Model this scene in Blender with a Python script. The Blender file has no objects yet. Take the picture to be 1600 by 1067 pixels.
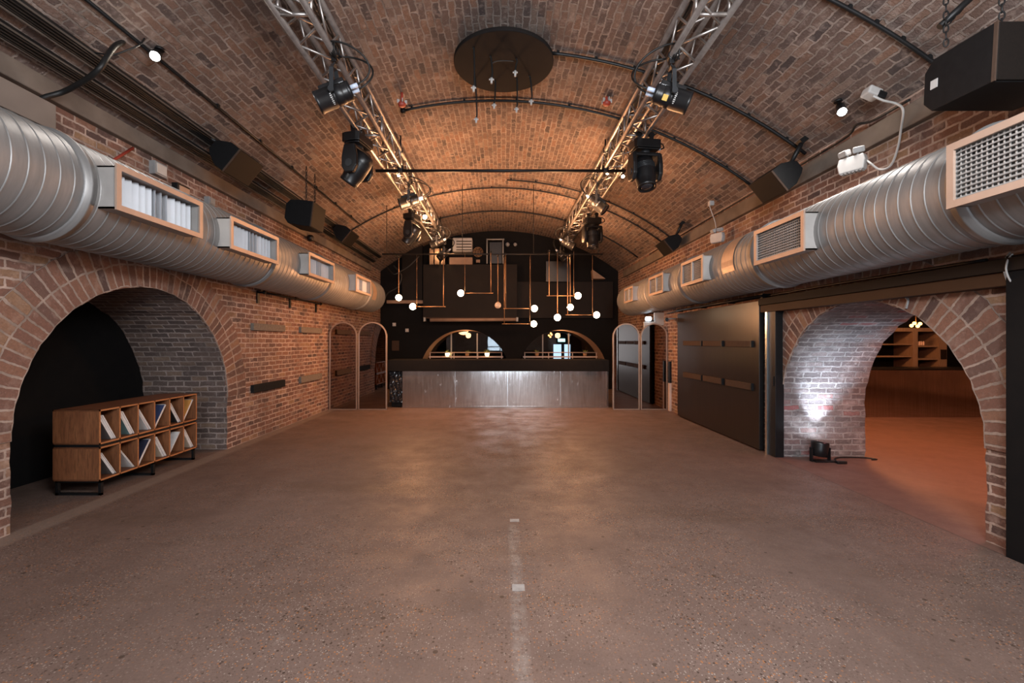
import bpy, math, random
from mathutils import Vector, Matrix, Euler
random.seed(7)
PI = math.pi
S = bpy.context.scene
COL = S.collection
CX, CY, F, H = 785.0, 533.0, 695.0, 1.55      # principal point, focal length (px of 1600x1067), eye height
XL, XR = -3.95, 3.75                            # side walls
YB, YF = 14.4, -6.0                             # far wall, wall behind the camera
VC, VR, VT = -0.1, 6.3, 5.12                    # barrel vault: centre x, radius, crown height

def vz(x):
    return VT - VR + math.sqrt(VR*VR - (x-VC)**2)

def P(px, py, Y):
    return Vector(((px-CX)/F*Y, Y, H + (CY-py)/F*Y))

# ------------------------------------------------------------------ mesh builder
ORG = {}

class MB:
    def __init__(s):
        s.v = []; s.f = []; s.uv = []; s.mi = []; s.sm = []
    def face(s, idx, uv=None, mi=0, sm=False):
        s.f.append(tuple(idx)); s.uv.append(uv); s.mi.append(mi); s.sm.append(sm)
    def quad(s, pts, uv=None, mi=0):
        b = len(s.v); s.v += [Vector(p) for p in pts]
        s.face(range(b, b+len(pts)), uv, mi)
    def obox(s, c, size, M=None, mi=0, caps=None):
        c = Vector(c); M = M or Matrix.Identity(3); hx, hy, hz = [k/2 for k in size]
        b = len(s.v)
        for sx in (-1, 1):
            for sy in (-1, 1):
                for sz in (-1, 1):
                    s.v.append(c + M @ Vector((sx*hx, sy*hy, sz*hz)))
        F6 = [((0,1,3,2),0),((4,6,7,5),0),((0,4,5,1),1),((2,3,7,6),1),((0,2,6,4),2),((1,5,7,3),2)]
        for fi, (q, ax) in enumerate(F6):
            d = [(size[1],size[2]),(size[0],size[2]),(size[0],size[1])][ax]
            m = mi if caps is None else caps.get(fi, mi)
            s.face([b+i for i in q], [(0,0),(0,d[1]),(d[0],d[1]),(d[0],0)] if fi in (0, 3) else [(0,0),(d[0],0),(d[0],d[1]),(0,d[1])], m)
        return s
    def box(s, x0, x1, y0, y1, z0, z1, mi=0):
        return s.obox(((x0+x1)/2, (y0+y1)/2, (z0+z1)/2), (abs(x1-x0), abs(y1-y0), abs(z1-z0)), None, mi)
    def tube(s, pts, r, n=8, r2=None, caps=True, mi=0):
        pts = [Vector(p) for p in pts]; N = len(pts)
        t0 = (pts[1]-pts[0]).normalized()
        up = Vector((0,0,1)) if abs(t0.z) < .9 else Vector((1,0,0))
        nrm = t0.cross(up).normalized(); b = len(s.v); prev = t0
        for i, p in enumerate(pts):
            t = (pts[min(i+1,N-1)]-pts[max(i-1,0)]).normalized()
            if t.length < 1e-6: t = prev
            nrm = (nrm - t*nrm.dot(t)); nrm = nrm.normalized() if nrm.length > 1e-6 else t.orthogonal().normalized()
            bi = t.cross(nrm); prev = t
            rr = r if r2 is None else r + (r2-r)*i/(N-1)
            for k in range(n):
                a = 2*PI*k/n
                s.v.append(p + nrm*math.cos(a)*rr + bi*math.sin(a)*rr)
        for i in range(N-1):
            for k in range(n):
                k2 = (k+1) % n
                s.face((b+i*n+k, b+i*n+k2, b+(i+1)*n+k2, b+(i+1)*n+k), None, mi, True)
        if caps:
            s.face([b+k for k in range(n-1,-1,-1)], None, mi); s.face([b+(N-1)*n+k for k in range(n)], None, mi)
        return s
    def cyl(s, p0, p1, r, r2=None, n=16, mi=0):
        return s.tube([p0, p1], r, n, r2, True, mi)
    def lathe(s, prof, o, axis, n=24, mi=0, caps=True):
        o = Vector(o); ax = Vector(axis).normalized(); e1 = ax.orthogonal().normalized(); e2 = ax.cross(e1)
        b = len(s.v)
        for (r, h) in prof:
            for k in range(n):
                a = 2*PI*k/n
                s.v.append(o + ax*h + e1*math.cos(a)*r + e2*math.sin(a)*r)
        for i in range(len(prof)-1):
            for k in range(n):
                k2 = (k+1) % n
                s.face((b+i*n+k, b+i*n+k2, b+(i+1)*n+k2, b+(i+1)*n+k), None, mi, True)
        if caps:
            s.face([b+k for k in range(n-1,-1,-1)], None, mi); s.face([b+(len(prof)-1)*n+k for k in range(n)], None, mi)
        return s
    def sphere(s, c, r, n=20, m=12, sq=(1,1,1)):
        b = len(s.v); c = Vector(c)
        for i in range(1, m):
            t = PI*i/m
            for k in range(n):
                a = 2*PI*k/n
                s.v.append(c + Vector((r*math.sin(t)*math.cos(a)*sq[0], r*math.sin(t)*math.sin(a)*sq[1], r*math.cos(t)*sq[2])))
        s.v.append(c + Vector((0,0,r*sq[2]))); s.v.append(c - Vector((0,0,r*sq[2])))
        T, B = len(s.v)-2, len(s.v)-1
        for i in range(m-2):
            for k in range(n):
                k2 = (k+1) % n
                s.face((b+i*n+k, b+(i+1)*n+k, b+(i+1)*n+k2, b+i*n+k2), None, 0, True)
        for k in range(n):
            k2 = (k+1) % n
            s.face((T, b+k, b+k2), None, 0, True); s.face((B, b+(m-2)*n+k2, b+(m-2)*n+k), None, 0, True)
        return s
    def prism(s, poly, fn, d0, d1, mi=0):
        """poly: 2-D outline; fn(u, v, d) -> point; extruded from d0 to d1"""
        n = len(poly); b = len(s.v)
        for d in (d0, d1):
            for (u, v) in poly: s.v.append(Vector(fn(u, v, d)))
        s.face([b+i for i in range(n)], [tuple(p) for p in poly], mi)
        s.face([b+n+i for i in range(n-1,-1,-1)], [tuple(p) for p in poly[::-1]], mi)
        L = 0
        for i in range(n):
            j = (i+1) % n
            l = math.dist(poly[i], poly[j])
            s.face((b+i, b+n+i, b+n+j, b+j), [(0,L),(abs(d1-d0),L),(abs(d1-d0),L+l),(0,L+l)], mi); L += l
        return s
    def build(s, name, mats, parent=None, bevel=0, label=None, origin=None, fix=True):
        if not isinstance(mats, (list, tuple)): mats = [mats]
        if parent is not None: o = ORG[parent]
        elif origin is not None: o = Vector(origin)
        else:
            xs = [p.x for p in s.v]; ys = [p.y for p in s.v]; zs = [p.z for p in s.v]
            o = Vector(((min(xs)+max(xs))/2, (min(ys)+max(ys))/2, min(zs)))
        me = bpy.data.meshes.new(name)
        me.from_pydata([p-o for p in s.v], [], s.f)
        uvl = me.uv_layers.new(name='UVMap')
        for pl, uv, mi, sm in zip(me.polygons, s.uv, s.mi, s.sm):
            pl.material_index = mi; pl.use_smooth = sm
            for k, li in enumerate(pl.loop_indices):
                if uv is not None: uvl.data[li].uv = uv[k]
                else:
                    q = s.v[pl.vertices[k]]; uvl.data[li].uv = (q.y + q.x, q.z)
        if fix:
            import bmesh
            bm = bmesh.new(); bm.from_mesh(me); bmesh.ops.recalc_face_normals(bm, faces=bm.faces); bm.to_mesh(me); bm.free()
        for m in mats: me.materials.append(m)
        ob = bpy.data.objects.new(name, me); COL.objects.link(ob)
        if bevel:
            bv = ob.modifiers.new('bevel', 'BEVEL'); bv.width = bevel; bv.segments = 2; bv.limit_method = 'ANGLE'
        if parent is not None:
            ob.parent = parent; ORG[ob] = o
        else:
            ob.location = o; ORG[ob] = o
        if label: ob['label'] = label
        return ob

def thing(name, label, cat, loc, group=None):
    o = bpy.data.objects.new(name, None); COL.objects.link(o); o.location = loc; o.empty_display_size = .1
    ORG[o] = Vector(loc); tag(o, label, cat, group); return o
def tag(o, label, cat, group=None):
    o['label'] = label; o['category'] = cat
    if group: o['group'] = group
    return o
def struct(o, label=None, cat=None):
    o['kind'] = 'structure'
    if label: o['label'] = label
    if cat: o['category'] = cat
    return o

# ------------------------------------------------------------------ materials
class NT:
    def __init__(s, name):
        s.m = bpy.data.materials.new(name); s.m.use_nodes = True; s.t = s.m.node_tree; s.t.nodes.clear()
        s.out = s.t.nodes.new('ShaderNodeOutputMaterial')
    def n(s, typ, **kw):
        nd = s.t.nodes.new(typ)
        for k, v in kw.items():
            if k in nd.inputs: 
                nd.inputs[k].default_value = v
            else: setattr(nd, k, v)
        return nd
    def l(s, a, b): s.t.links.new(a, b)
    def mix(s, fac, a, b, mode='MIX'):
        nd = s.t.nodes.new('ShaderNodeMix'); nd.data_type = 'RGBA'; nd.blend_type = mode
        for sock, val in ((nd.inputs[0], fac), (nd.inputs[6], a), (nd.inputs[7], b)):
            if hasattr(val, 'is_linked'): s.l(val, sock)
            elif isinstance(val, (int, float)): sock.default_value = val
            else: sock.default_value = (*val, 1) if len(val) == 3 else val
        return nd.outputs[2]
    def math(s, op, a, b=None, c=None):
        nd = s.t.nodes.new('ShaderNodeMath'); nd.operation = op
        for i, val in enumerate((a, b, c)):
            if val is None: continue
            if hasattr(val, 'is_linked'): s.l(val, nd.inputs[i])
            else: nd.inputs[i].default_value = val
        return nd.outputs[0]
    def ramp(s, fac, stops, interp='LINEAR'):
        nd = s.t.nodes.new('ShaderNodeValToRGB'); e = nd.color_ramp.elements; nd.color_ramp.interpolation = interp
        while len(e) < len(stops): e.new(.5)
        for el, (p, c) in zip(e, stops):
            el.position = p; el.color = (*c, 1) if len(c) == 3 else c
        s.l(fac, nd.inputs[0]); return nd.outputs[0]
    def noise(s, vec, scale, detail=4, rough=.55):
        nd = s.n('ShaderNodeTexNoise'); nd.inputs['Scale'].default_value = scale; nd.inputs['Detail'].default_value = detail
        nd.inputs['Roughness'].default_value = rough
        if vec is not None: s.l(vec, nd.inputs['Vector'])
        return nd.outputs['Fac']
    def range(s, v, a, b, c=0., d=1.):
        nd = s.t.nodes.new('ShaderNodeMapRange'); s.l(v, nd.inputs[0])
        for i, k in enumerate((a, b, c, d)): nd.inputs[i+1].default_value = k
        return nd.outputs[0]
    def pbsdf(s, color, rough=.6, metal=0., bump=None, strength=.3, dist=.01, spec=.5):
        b = s.n('ShaderNodeBsdfPrincipled')
        for key, val in (('Base Color', color), ('Roughness', rough), ('Metallic', metal), ('Specular IOR Level', spec)):
            if hasattr(val, 'is_linked'): s.l(val, b.inputs[key])
            elif isinstance(val, (int, float)): b.inputs[key].default_value = val
            else: b.inputs[key].default_value = (*val, 1)
        if bump is not None:
            bp = s.n('ShaderNodeBump'); bp.inputs['Strength'].default_value = strength; bp.inputs['Distance'].default_value = dist
            s.l(bump, bp.inputs['Height']); s.l(bp.outputs[0], b.inputs['Normal'])
        s.l(b.outputs[0], s.out.inputs[0]); return b

def pm(name, c1, c2=None, scale=6, rough=.5, metal=0., bump=0., spec=.5, stretch=None):
    t = NT(name); c2 = c2 or tuple(k*.75 for k in c1)
    tc = t.n('ShaderNodeTexCoord'); vec = tc.outputs['Object']
    if stretch:
        mp = t.n('ShaderNodeMapping'); mp.inputs['Scale'].default_value = stretch; t.l(vec, mp.inputs['Vector']); vec = mp.outputs[0]
    nz = t.noise(vec, scale, 5)
    col = t.mix(t.range(nz, .3, .7), c1, c2)
    t.pbsdf(col, rough, metal, nz if bump else None, bump, .01, spec)
    return t.m

def emit(name, color, strength):
    t = NT(name); e = t.n('ShaderNodeEmission'); e.inputs[0].default_value = (*color, 1); e.inputs[1].default_value = strength
    t.l(e.outputs[0], t.out.inputs[0]); return t.m

def brick(name, ramp, mortar, w=.228, h=.076, ms=.009, off=.5, white=.35, soot=.3, uv='UVMap', bump=.6, wob=.010, var=.45):
    t = NT(name)
    u = t.n('ShaderNodeUVMap'); u.uv_map = uv
    geo = t.n('ShaderNodeNewGeometry'); pos = geo.outputs['Position']
    nz = t.n('ShaderNodeTexNoise'); nz.inputs['Scale'].default_value = 7; nz.inputs['Detail'].default_value = 3; t.l(pos, nz.inputs['Vector'])
    sub = t.n('ShaderNodeVectorMath', operation='SUBTRACT'); t.l(nz.outputs['Color'], sub.inputs[0]); sub.inputs[1].default_value = (.5,.5,.5)
    sc = t.n('ShaderNodeVectorMath', operation='SCALE'); t.l(sub.outputs[0], sc.inputs[0]); sc.inputs['Scale'].default_value = wob*2.6
    n2 = t.n('ShaderNodeTexNoise'); n2.inputs['Scale'].default_value = 28; n2.inputs['Detail'].default_value = 3; t.l(pos, n2.inputs['Vector'])
    s2 = t.n('ShaderNodeVectorMath', operation='SUBTRACT'); t.l(n2.outputs['Color'], s2.inputs[0]); s2.inputs[1].default_value = (.5,.5,.5)
    c2 = t.n('ShaderNodeVectorMath', operation='SCALE'); t.l(s2.outputs[0], c2.inputs[0]); c2.inputs['Scale'].default_value = wob*1.3
    a2 = t.n('ShaderNodeVectorMath', operation='ADD'); t.l(sc.outputs[0], a2.inputs[0]); t.l(c2.outputs[0], a2.inputs[1])
    ad = t.n('ShaderNodeVectorMath', operation='ADD'); t.l(u.outputs[0], ad.inputs[0]); t.l(a2.outputs[0], ad.inputs[1])
    b = t.n('ShaderNodeTexBrick'); t.l(ad.outputs[0], b.inputs['Vector']); b.offset = off
    b.inputs['Color1'].default_value = (0,0,0,1); b.inputs['Color2'].default_value = (1,1,1,1); b.inputs['Mortar'].default_value = (.5,.5,.5,1)
    b.inputs['Scale'].default_value = 1; b.inputs['Mortar Size'].default_value = ms; b.inputs['Mortar Smooth'].default_value = .25
    b.inputs['Bias'].default_value = 0; b.inputs['Brick Width'].default_value = w; b.inputs['Row Height'].default_value = h
    col = t.ramp(b.outputs['Color'], ramp)
    fine = t.noise(pos, 55, 5, .65); mid = t.noise(pos, 9, 5, .6); big = t.noise(pos, 1.1, 4, .6)
    col = t.mix(t.range(fine, .25, .75, 0, var), col, t.mix(.5, col, (.02,.015,.013), 'MULTIPLY') if False else (.055,.04,.034))
    wcol = tuple(min(1, k*1.15) for k in mortar)
    col = t.mix(t.range(mid, .52, .8, 0, white), col, wcol)
    jn = t.noise(pos, 3.2, 5, .65)
    mcol = t.mix(t.range(jn, .38, .66), mortar, tuple(k*.38 for k in mortar))
    mcol = t.mix(t.range(fine, .3, .7, 0, .5), mcol, tuple(k*.6 for k in mortar))
    col = t.mix(b.outputs['Fac'], col, mcol)
    spk = t.range(t.noise(pos, 26, 5, .7), .60, .72, 0, white*.9)
    col = t.mix(spk, col, wcol)
    col = t.mix(t.range(big, .48, .72, 0, soot), col, (.035,.028,.025))
    hgt = t.math('ADD', t.math('MULTIPLY', b.outputs['Fac'], -1.0), t.math('ADD', t.math('MULTIPLY', fine, .9), t.math('MULTIPLY', mid, .9)))
    t.pbsdf(col, .85, 0, hgt, bump, .012, .25)
    return t.m

M = {}
ramp_v = [(0,(.055,.044,.044)),(.10,(.095,.070,.064)),(.42,(.133,.090,.075)),(.68,(.160,.106,.085)),(.88,(.185,.108,.076)),(1,(.215,.162,.135))]
ramp_w = [(0,(.075,.046,.042)),(.14,(.14,.078,.062)),(.5,(.195,.095,.068)),(.8,(.235,.118,.078)),(1,(.28,.17,.10))]
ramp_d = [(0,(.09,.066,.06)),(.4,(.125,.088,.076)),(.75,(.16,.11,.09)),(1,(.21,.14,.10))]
M['vault'] = brick('vault_brick', ramp_v, (.29,.235,.205), h=.081, w=.238, white=.8, soot=.35, ms=.0105, wob=.017, bump=.9)
M['wall'] = brick('wall_brick', ramp_w, (.48,.36,.30), white=.45, soot=.35, ms=.0105, wob=.011)
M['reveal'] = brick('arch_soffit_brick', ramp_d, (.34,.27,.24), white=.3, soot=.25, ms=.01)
M['reveal_r'] = brick('arch_soffit_brick_red', [(0,(.13,.11,.11)),(.4,(.17,.14,.14)),(.8,(.21,.17,.165)),(.93,(.24,.13,.125)),(1,(.27,.10,.10))], (.34,.31,.30), white=.75, soot=.35, bump=1., ms=.012, wob=.014)
M['ring'] = brick('voussoir_brick', ramp_w, (.38,.29,.24), w=.23, h=.085, ms=.010, off=0., white=.35, soot=.2)
M['black_wall'] = pm('black_paint', (.004,.004,.0045), (.006,.0055,.0055), 9, .8, spec=.12)
M['brown_black'] = pm('brown_black_board', (.008,.006,.005), (.012,.0085,.007), 3, .65, spec=.15)
M['concrete'] = pm('ledge_concrete', (.15,.12,.098), (.085,.066,.053), 3, .9, bump=.3)
M['black_metal'] = pm('black_metal', (.005,.005,.0055), (.008,.008,.0085), 12, .45, spec=.25)
M['fixture'] = pm('fixture_black', (.005,.005,.0058), (.009,.009,.010), 10, .36, spec=.4)
M['fixture_grey'] = pm('fixture_side_grey', (.022,.024,.027), (.016,.018,.02), 10, .35, spec=.4)
M['rubber'] = pm('cable_rubber', (.005,.005,.005), (.008,.008,.008), 20, .5, spec=.35)
M['alu'] = pm('truss_aluminium', (.40,.37,.35), (.28,.25,.235), 14, .36, .8)
M['steel'] = pm('chrome_strip', (.7,.7,.7), (.5,.5,.5), 8, .22, .95)
M['connector'] = pm('pale_connector', (.5,.58,.7), (.42,.48,.6), 8, .4)
M['brass'] = pm('brass_rod', (.30,.17,.09), (.24,.135,.07), 10, .4, .7)
M['bronze'] = pm('bronze_frame', (.42,.30,.23), (.34,.24,.18), 8, .38, .7)
M['lip'] = pm('trunking_lip', (.10,.085,.072), (.07,.06,.05), 8, .6)
M['white'] = pm('white_plastic', (.38,.37,.36), (.32,.31,.30), 6, .5)
M['grey_plastic'] = pm('grey_plastic', (.24,.24,.24), (.18,.18,.18), 6, .5)
M['board_grey'] = pm('grey_felt_board', (.17,.145,.12), (.12,.10,.085), 30, .95, spec=.1)
M['board_black'] = pm('black_felt_board', (.010,.010,.010), (.015,.015,.015), 30, .9, spec=.1)
M['board_brown'] = pm('brown_board', (.05,.03,.021), (.038,.023,.016), 20, .8, spec=.2)
M['vent'] = pm('vent_metal', (.38,.36,.345), (.31,.295,.28), 5, .46, .3)
M['louvre'] = pm('louvre_white', (.44,.46,.50), (.38,.40,.43), 5, .45)
M['inside'] = pm('duct_inside', (.06,.055,.05), (.04,.036,.034), 5, .7)
M['tape'] = pm('gaffer_tape', (.29,.29,.285), (.20,.195,.19), 18, .6)
M['brown_tape'] = pm('brown_foil_tape', (.42,.29,.2), (.34,.22,.15), 12, .4, .3)
M['speaker'] = pm('speaker_cabinet', (.004,.004,.0045), (.006,.006,.0065), 20, .6, spec=.15)
M['grille'] = pm('speaker_grille', (.008,.006,.005), (.005,.004,.0035), 90, .6, 0., spec=.12)
M['red'] = pm('red_plastic', (.36,.05,.03), (.25,.035,.02), 9, .5)
M['red_pipe'] = pm('red_pipe_paint', (.30,.045,.03), (.22,.03,.02), 9, .5)
M['disc'] = pm('stained_disc', (.0085,.0072,.0070), (.013,.0108,.0100), 2.5, .8, spec=.08)
M['dark_glass'] = (lambda t: (t.pbsdf((.24,.19,.165), .02, 1.0), t.m)[1])(NT('tinted_mirror'))
M['satin_door'] = pm('satin_black_door', (.014,.009,.007), (.020,.0125,.009), 3, .30, .0, spec=.25, stretch=(1,6,.4))
M['plastic_sheet'] = pm('glossy_black_plastic', (.012,.012,.014), (.02,.02,.023), 7, .18, .0, .9)
M['paper'] = pm('paper_white', (.5,.46,.42), (.45,.41,.37), 8, .8)
M['green'] = pm('plant_leaf', (.20,.22,.05), (.10,.14,.03), 8, .6)
M['pot'] = pm('clay_pot', (.4,.22,.1), (.3,.16,.08), 8, .6)
M['bulb'] = emit('warm_bulb', (1,.62,.32), 60)
M['globe'] = emit('warm_globe', (1,.72,.46), 16)
M['spotlens'] = emit('spot_lens', (1,.86,.7), 60)
M['uplens'] = emit('uplight_lens', (.75,.88,1), 30)
M['signlit'] = emit('lit_sign', (.75,.9,1), 5)
M['exitgreen'] = emit('exit_sign_green', (.45,.85,.75), 1.6)
M['daylight'] = emit('daylight_pane', (.72,.86,1), 6)
M['doorlight'] = emit('lit_door_pane', (.55,.75,1), .9)
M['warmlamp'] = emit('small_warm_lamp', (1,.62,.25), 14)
M['amber'] = emit('amber_lamp', (1,.42,.10), 4)
M['offglobe'] = pm('unlit_globe', (.55,.42,.33), (.45,.35,.27), 5, .3)

def wood(name, c1, c2, c3, stretch):
    t = NT(name); tc = t.n('ShaderNodeTexCoord'); mp = t.n('ShaderNodeMapping'); mp.inputs['Scale'].default_value = stretch
    t.l(tc.outputs['Object'], mp.inputs['Vector'])
    a = t.noise(mp.outputs[0], 3, 6, .6); b = t.noise(mp.outputs[0], 14, 4, .6)
    col = t.mix(t.range(a, .35, .65), c1, c2); col = t.mix(t.range(b, .45, .75, 0, .7), col, c3)
    t.pbsdf(col, .5, 0, b, .15, .004, .35); return t.m
M['wood'] = wood('walnut_vertical', (.15,.055,.024), (.215,.085,.036), (.055,.021,.010), (5,5,.7))
M['wood_top'] = wood('walnut_top', (.10,.036,.016), (.145,.055,.024), (.045,.018,.009), (5,.7,5))
M['wood_edge'] = wood('walnut_edge', (.33,.125,.045), (.38,.15,.058), (.2,.07,.026), (5,.7,5))
M['shelf_wood'] = wood('shelving_wood', (.17,.125,.095), (.20,.145,.11), (.13,.095,.07), (3,3,.7))

def metal_sheet():
    t = NT('zinc_bar_front'); tc = t.n('ShaderNodeTexCoord'); mp = t.n('ShaderNodeMapping'); mp.inputs['Scale'].default_value = (6,1,.5)
    t.l(tc.outputs['Object'], mp.inputs['Vector'])
    a = t.noise(mp.outputs[0], 4, 5, .6); b = t.noise(tc.outputs['Object'], 5, 6, .65); sp = t.noise(tc.outputs['Object'], 2.2, 3, .5)
    col = t.mix(t.range(a, .3, .7), (.38,.34,.32), (.50,.455,.435))
    mp2 = t.n('ShaderNodeMapping'); mp2.inputs['Scale'].default_value = (3,1,1.1); t.l(tc.outputs['Object'], mp2.inputs['Vector'])
    sm = t.range(t.noise(mp2.outputs[0], 3.2, 7, .72), .60, .70, 0, .55)
    col = t.mix(sm, col, (.62,.62,.63))
    rough = t.math('ADD', t.range(a, .3, .7, .09, .17), t.math('MULTIPLY', sm, .35))
    hgt = t.math('ADD', t.math('MULTIPLY', sp, .3), t.math('MULTIPLY', a, .3))
    t.pbsdf(col, rough, .92, hgt, .010, .05); return t.m
M['zinc'] = metal_sheet()
M['zinc_dark'] = pm('brushed_steel_front', (.60,.56,.55), (.42,.39,.39), 4, .10, 1., bump=.03, stretch=(7,1,.3))
M['header_brown'] = pm('brown_steel_header', (.045,.022,.012), (.034,.017,.009), 3, .6, spec=.15)

def duct_mat():
    t = NT('galvanised_duct'); geo = t.n('ShaderNodeNewGeometry'); pos = geo.outputs['Position']
    mp = t.n('ShaderNodeMapping'); mp.inputs['Scale'].default_value = (1,7,1); t.l(pos, mp.inputs['Vector'])
    a = t.noise(mp.outputs[0], 2.5, 6, .6); b = t.noise(pos, 2.2, 4, .6)
    col = t.mix(t.range(a, .3, .7), (.245,.24,.236), (.175,.172,.17))
    col = t.mix(t.range(b, .45, .75, 0, .35), col, (.155,.145,.137))
    t.pbsdf(col, t.range(a, .3, .7, .42, .56), .45, a, .08, .01); return t.m
M['duct'] = duct_mat()

def floor_mat():
    t = NT('worn_concrete_floor'); geo = t.n('ShaderNodeNewGeometry'); pos = geo.outputs['Position']
    xyz = t.n('ShaderNodeSeparateXYZ'); t.l(pos, xyz.inputs[0]); X, Y = xyz.outputs[0], xyz.outputs[1]
    big = t.noise(pos, .55, 5, .6); mid = t.noise(pos, 2.6, 6, .65); fine = t.noise(pos, 70, 4, .6)
    mp = t.n('ShaderNodeMapping'); mp.inputs['Scale'].default_value = (.4, 1.6, 1); t.l(pos, mp.inputs['Vector'])
    band = t.noise(mp.outputs[0], .9, 5, .6)
    col = t.mix(t.range(mid, .3, .7), (.140,.096,.080), (.102,.069,.057))
    col = t.mix(t.range(big, .45, .7, 0, .5), col, (.165,.122,.107))
    col = t.mix(t.range(band, .52, .7, 0, .6), col, (.085,.055,.040))
    col = t.mix(t.range(fine, .4, .8, 0, .35), col, (.058,.042,.033))
    # exposed aggregate
    agg = t.range(t.noise(pos, 1.1, 5, .65), .40, .56)
    for sc, thr, c, dens in ((48, .33, (.030,.019,.014), .76), (60, .32, (.26,.11,.045), .72), (85, .33, (.27,.22,.19), .74), (110, .34, (.05,.034,.026), .70), (15, .20, (.045,.03,.022), .95)):
        v = t.n('ShaderNodeTexVoronoi'); v.inputs['Scale'].default_value = sc; t.l(pos, v.inputs['Vector'])
        sep = t.n('ShaderNodeSeparateColor'); t.l(v.outputs['Color'], sep.inputs[0])
        m = t.math('MULTIPLY', t.math('LESS_THAN', v.outputs['Distance'], thr), t.math('GREATER_THAN', sep.outputs[0], dens))
        if sc != 15: m = t.math('MULTIPLY', m, t.range(agg, 0, 1, .18, 1))
        col = t.mix(t.math('MULTIPLY', m, .85), col, c)
    # pale scuffs
    sc = t.range(t.noise(pos, 3.7, 7, .7), .64, .74, 0, .35)
    col = t.mix(sc, col, (.28,.24,.215))
    # line of old tape glue down the middle
    d = t.math('ABSOLUTE', t.math('SUBTRACT', X, .092))
    ln = t.math('MULTIPLY', t.range(d, .018, .055, 1, 0), t.math('MULTIPLY', t.range(Y, 3.7, 3.8, 1, 0), t.range(t.noise(pos, 13, 6, .75), .40, .66)))
    col = t.mix(t.math('MULTIPLY', ln, .42), col, (.31,.29,.27))
    dk = t.math('MULTIPLY', t.range(d, .10, .2, 1, 0), t.range(Y, 3.8, 5.0, 0, .25))
    col = t.mix(dk, col, (.08,.056,.043))
    # pale strip of threshold screed along the left wall
    st = t.math('MULTIPLY', t.range(X, -3.99, -3.96, 0, 1), t.range(X, -3.80, -3.74, 1, 0))
    col = t.mix(t.math('MULTIPLY', st, .5), col, (.22,.175,.145))
    # smoother pinkish screed beyond the right arch line, with the joint between the two pours
    rt = t.range(X, 3.62, 3.64)
    col = t.mix(t.math('MULTIPLY', rt, .75), col, t.mix(t.range(mid, .3, .7), (.16,.088,.07), (.125,.068,.053)))
    jt = t.range(t.math('ABSOLUTE', t.math('SUBTRACT', X, 3.63)), .006, .012, .6, 0)
    col = t.mix(jt, col, (.05,.035,.03))
    rough = t.range(mid, .3, .7, .42, .66)
    hgt = t.math('ADD', t.math('MULTIPLY', fine, .4), mid)
    t.pbsdf(col, rough, 0, hgt, .22, .015, .22); return t.m
M['floor'] = floor_mat()

def glass_mat():
    t = NT('thin_glass'); tr = t.n('ShaderNodeBsdfTransparent'); gl = t.n('ShaderNodeBsdfGlossy'); gl.inputs['Roughness'].default_value = .02
    mx = t.n('ShaderNodeMixShader'); mx.inputs[0].default_value = .05; tr.inputs[0].default_value = (.85,.87,.88,1)
    t.l(tr.outputs[0], mx.inputs[1]); t.l(gl.outputs[0], mx.inputs[2]); t.l(mx.outputs[0], t.out.inputs[0]); return t.m
M['glass'] = glass_mat()

# ------------------------------------------------------------------ the shell
fl = MB(); fl.quad([(-5.3,YF,0),(13,YF,0),(13,21,0),(-5.3,21,0)]); fl.build('floor', M['floor'], origin=(0,0,0), fix=False)['kind'] = 'structure'

# barrel vault
vb = MB(); NS = 64
a0 = math.asin((XL-VC)/VR); a1 = math.asin((XR-VC)/VR)
arc = [(VC+VR*math.sin(a0+(a1-a0)*i/NS), VT-VR+VR*math.cos(a0+(a1-a0)*i/NS), VR*(a0+(a1-a0)*i/NS)) for i in range(NS+1)]
ZSL, ZSR = arc[0][1], arc[-1][1]
for i in range(NS):
    p, q = arc[i], arc[i+1]
    vb.quad([(p[0],YF,p[1]),(q[0],YF,q[1]),(q[0],YB,q[1]),(p[0],YB,p[1])], [(YF,p[2]),(YF,q[2]),(YB,q[2]),(YB,p[2])])
    vb.sm[-1] = True
struct(vb.build('ceiling', M['vault'], origin=(0,0,0)))

def arch_pts(yc, r, zs, n=40, jit=.012, seed=1):
    rnd = random.Random(seed); pts = [(yc-r, 0.)]
    for k in range(1, 9): pts.append((yc-r+rnd.uniform(-jit,jit), zs*k/9))
    for i in range(n+1):
        a = PI - PI*i/n; rr = r + rnd.uniform(-jit, jit)
        pts.append((yc+rr*math.cos(a), zs+rr*math.sin(a)))
    for k in range(8, 0, -1): pts.append((yc+r+rnd.uniform(-jit,jit), zs*k/9))
    pts.append((yc+r, 0.)); return pts

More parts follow.
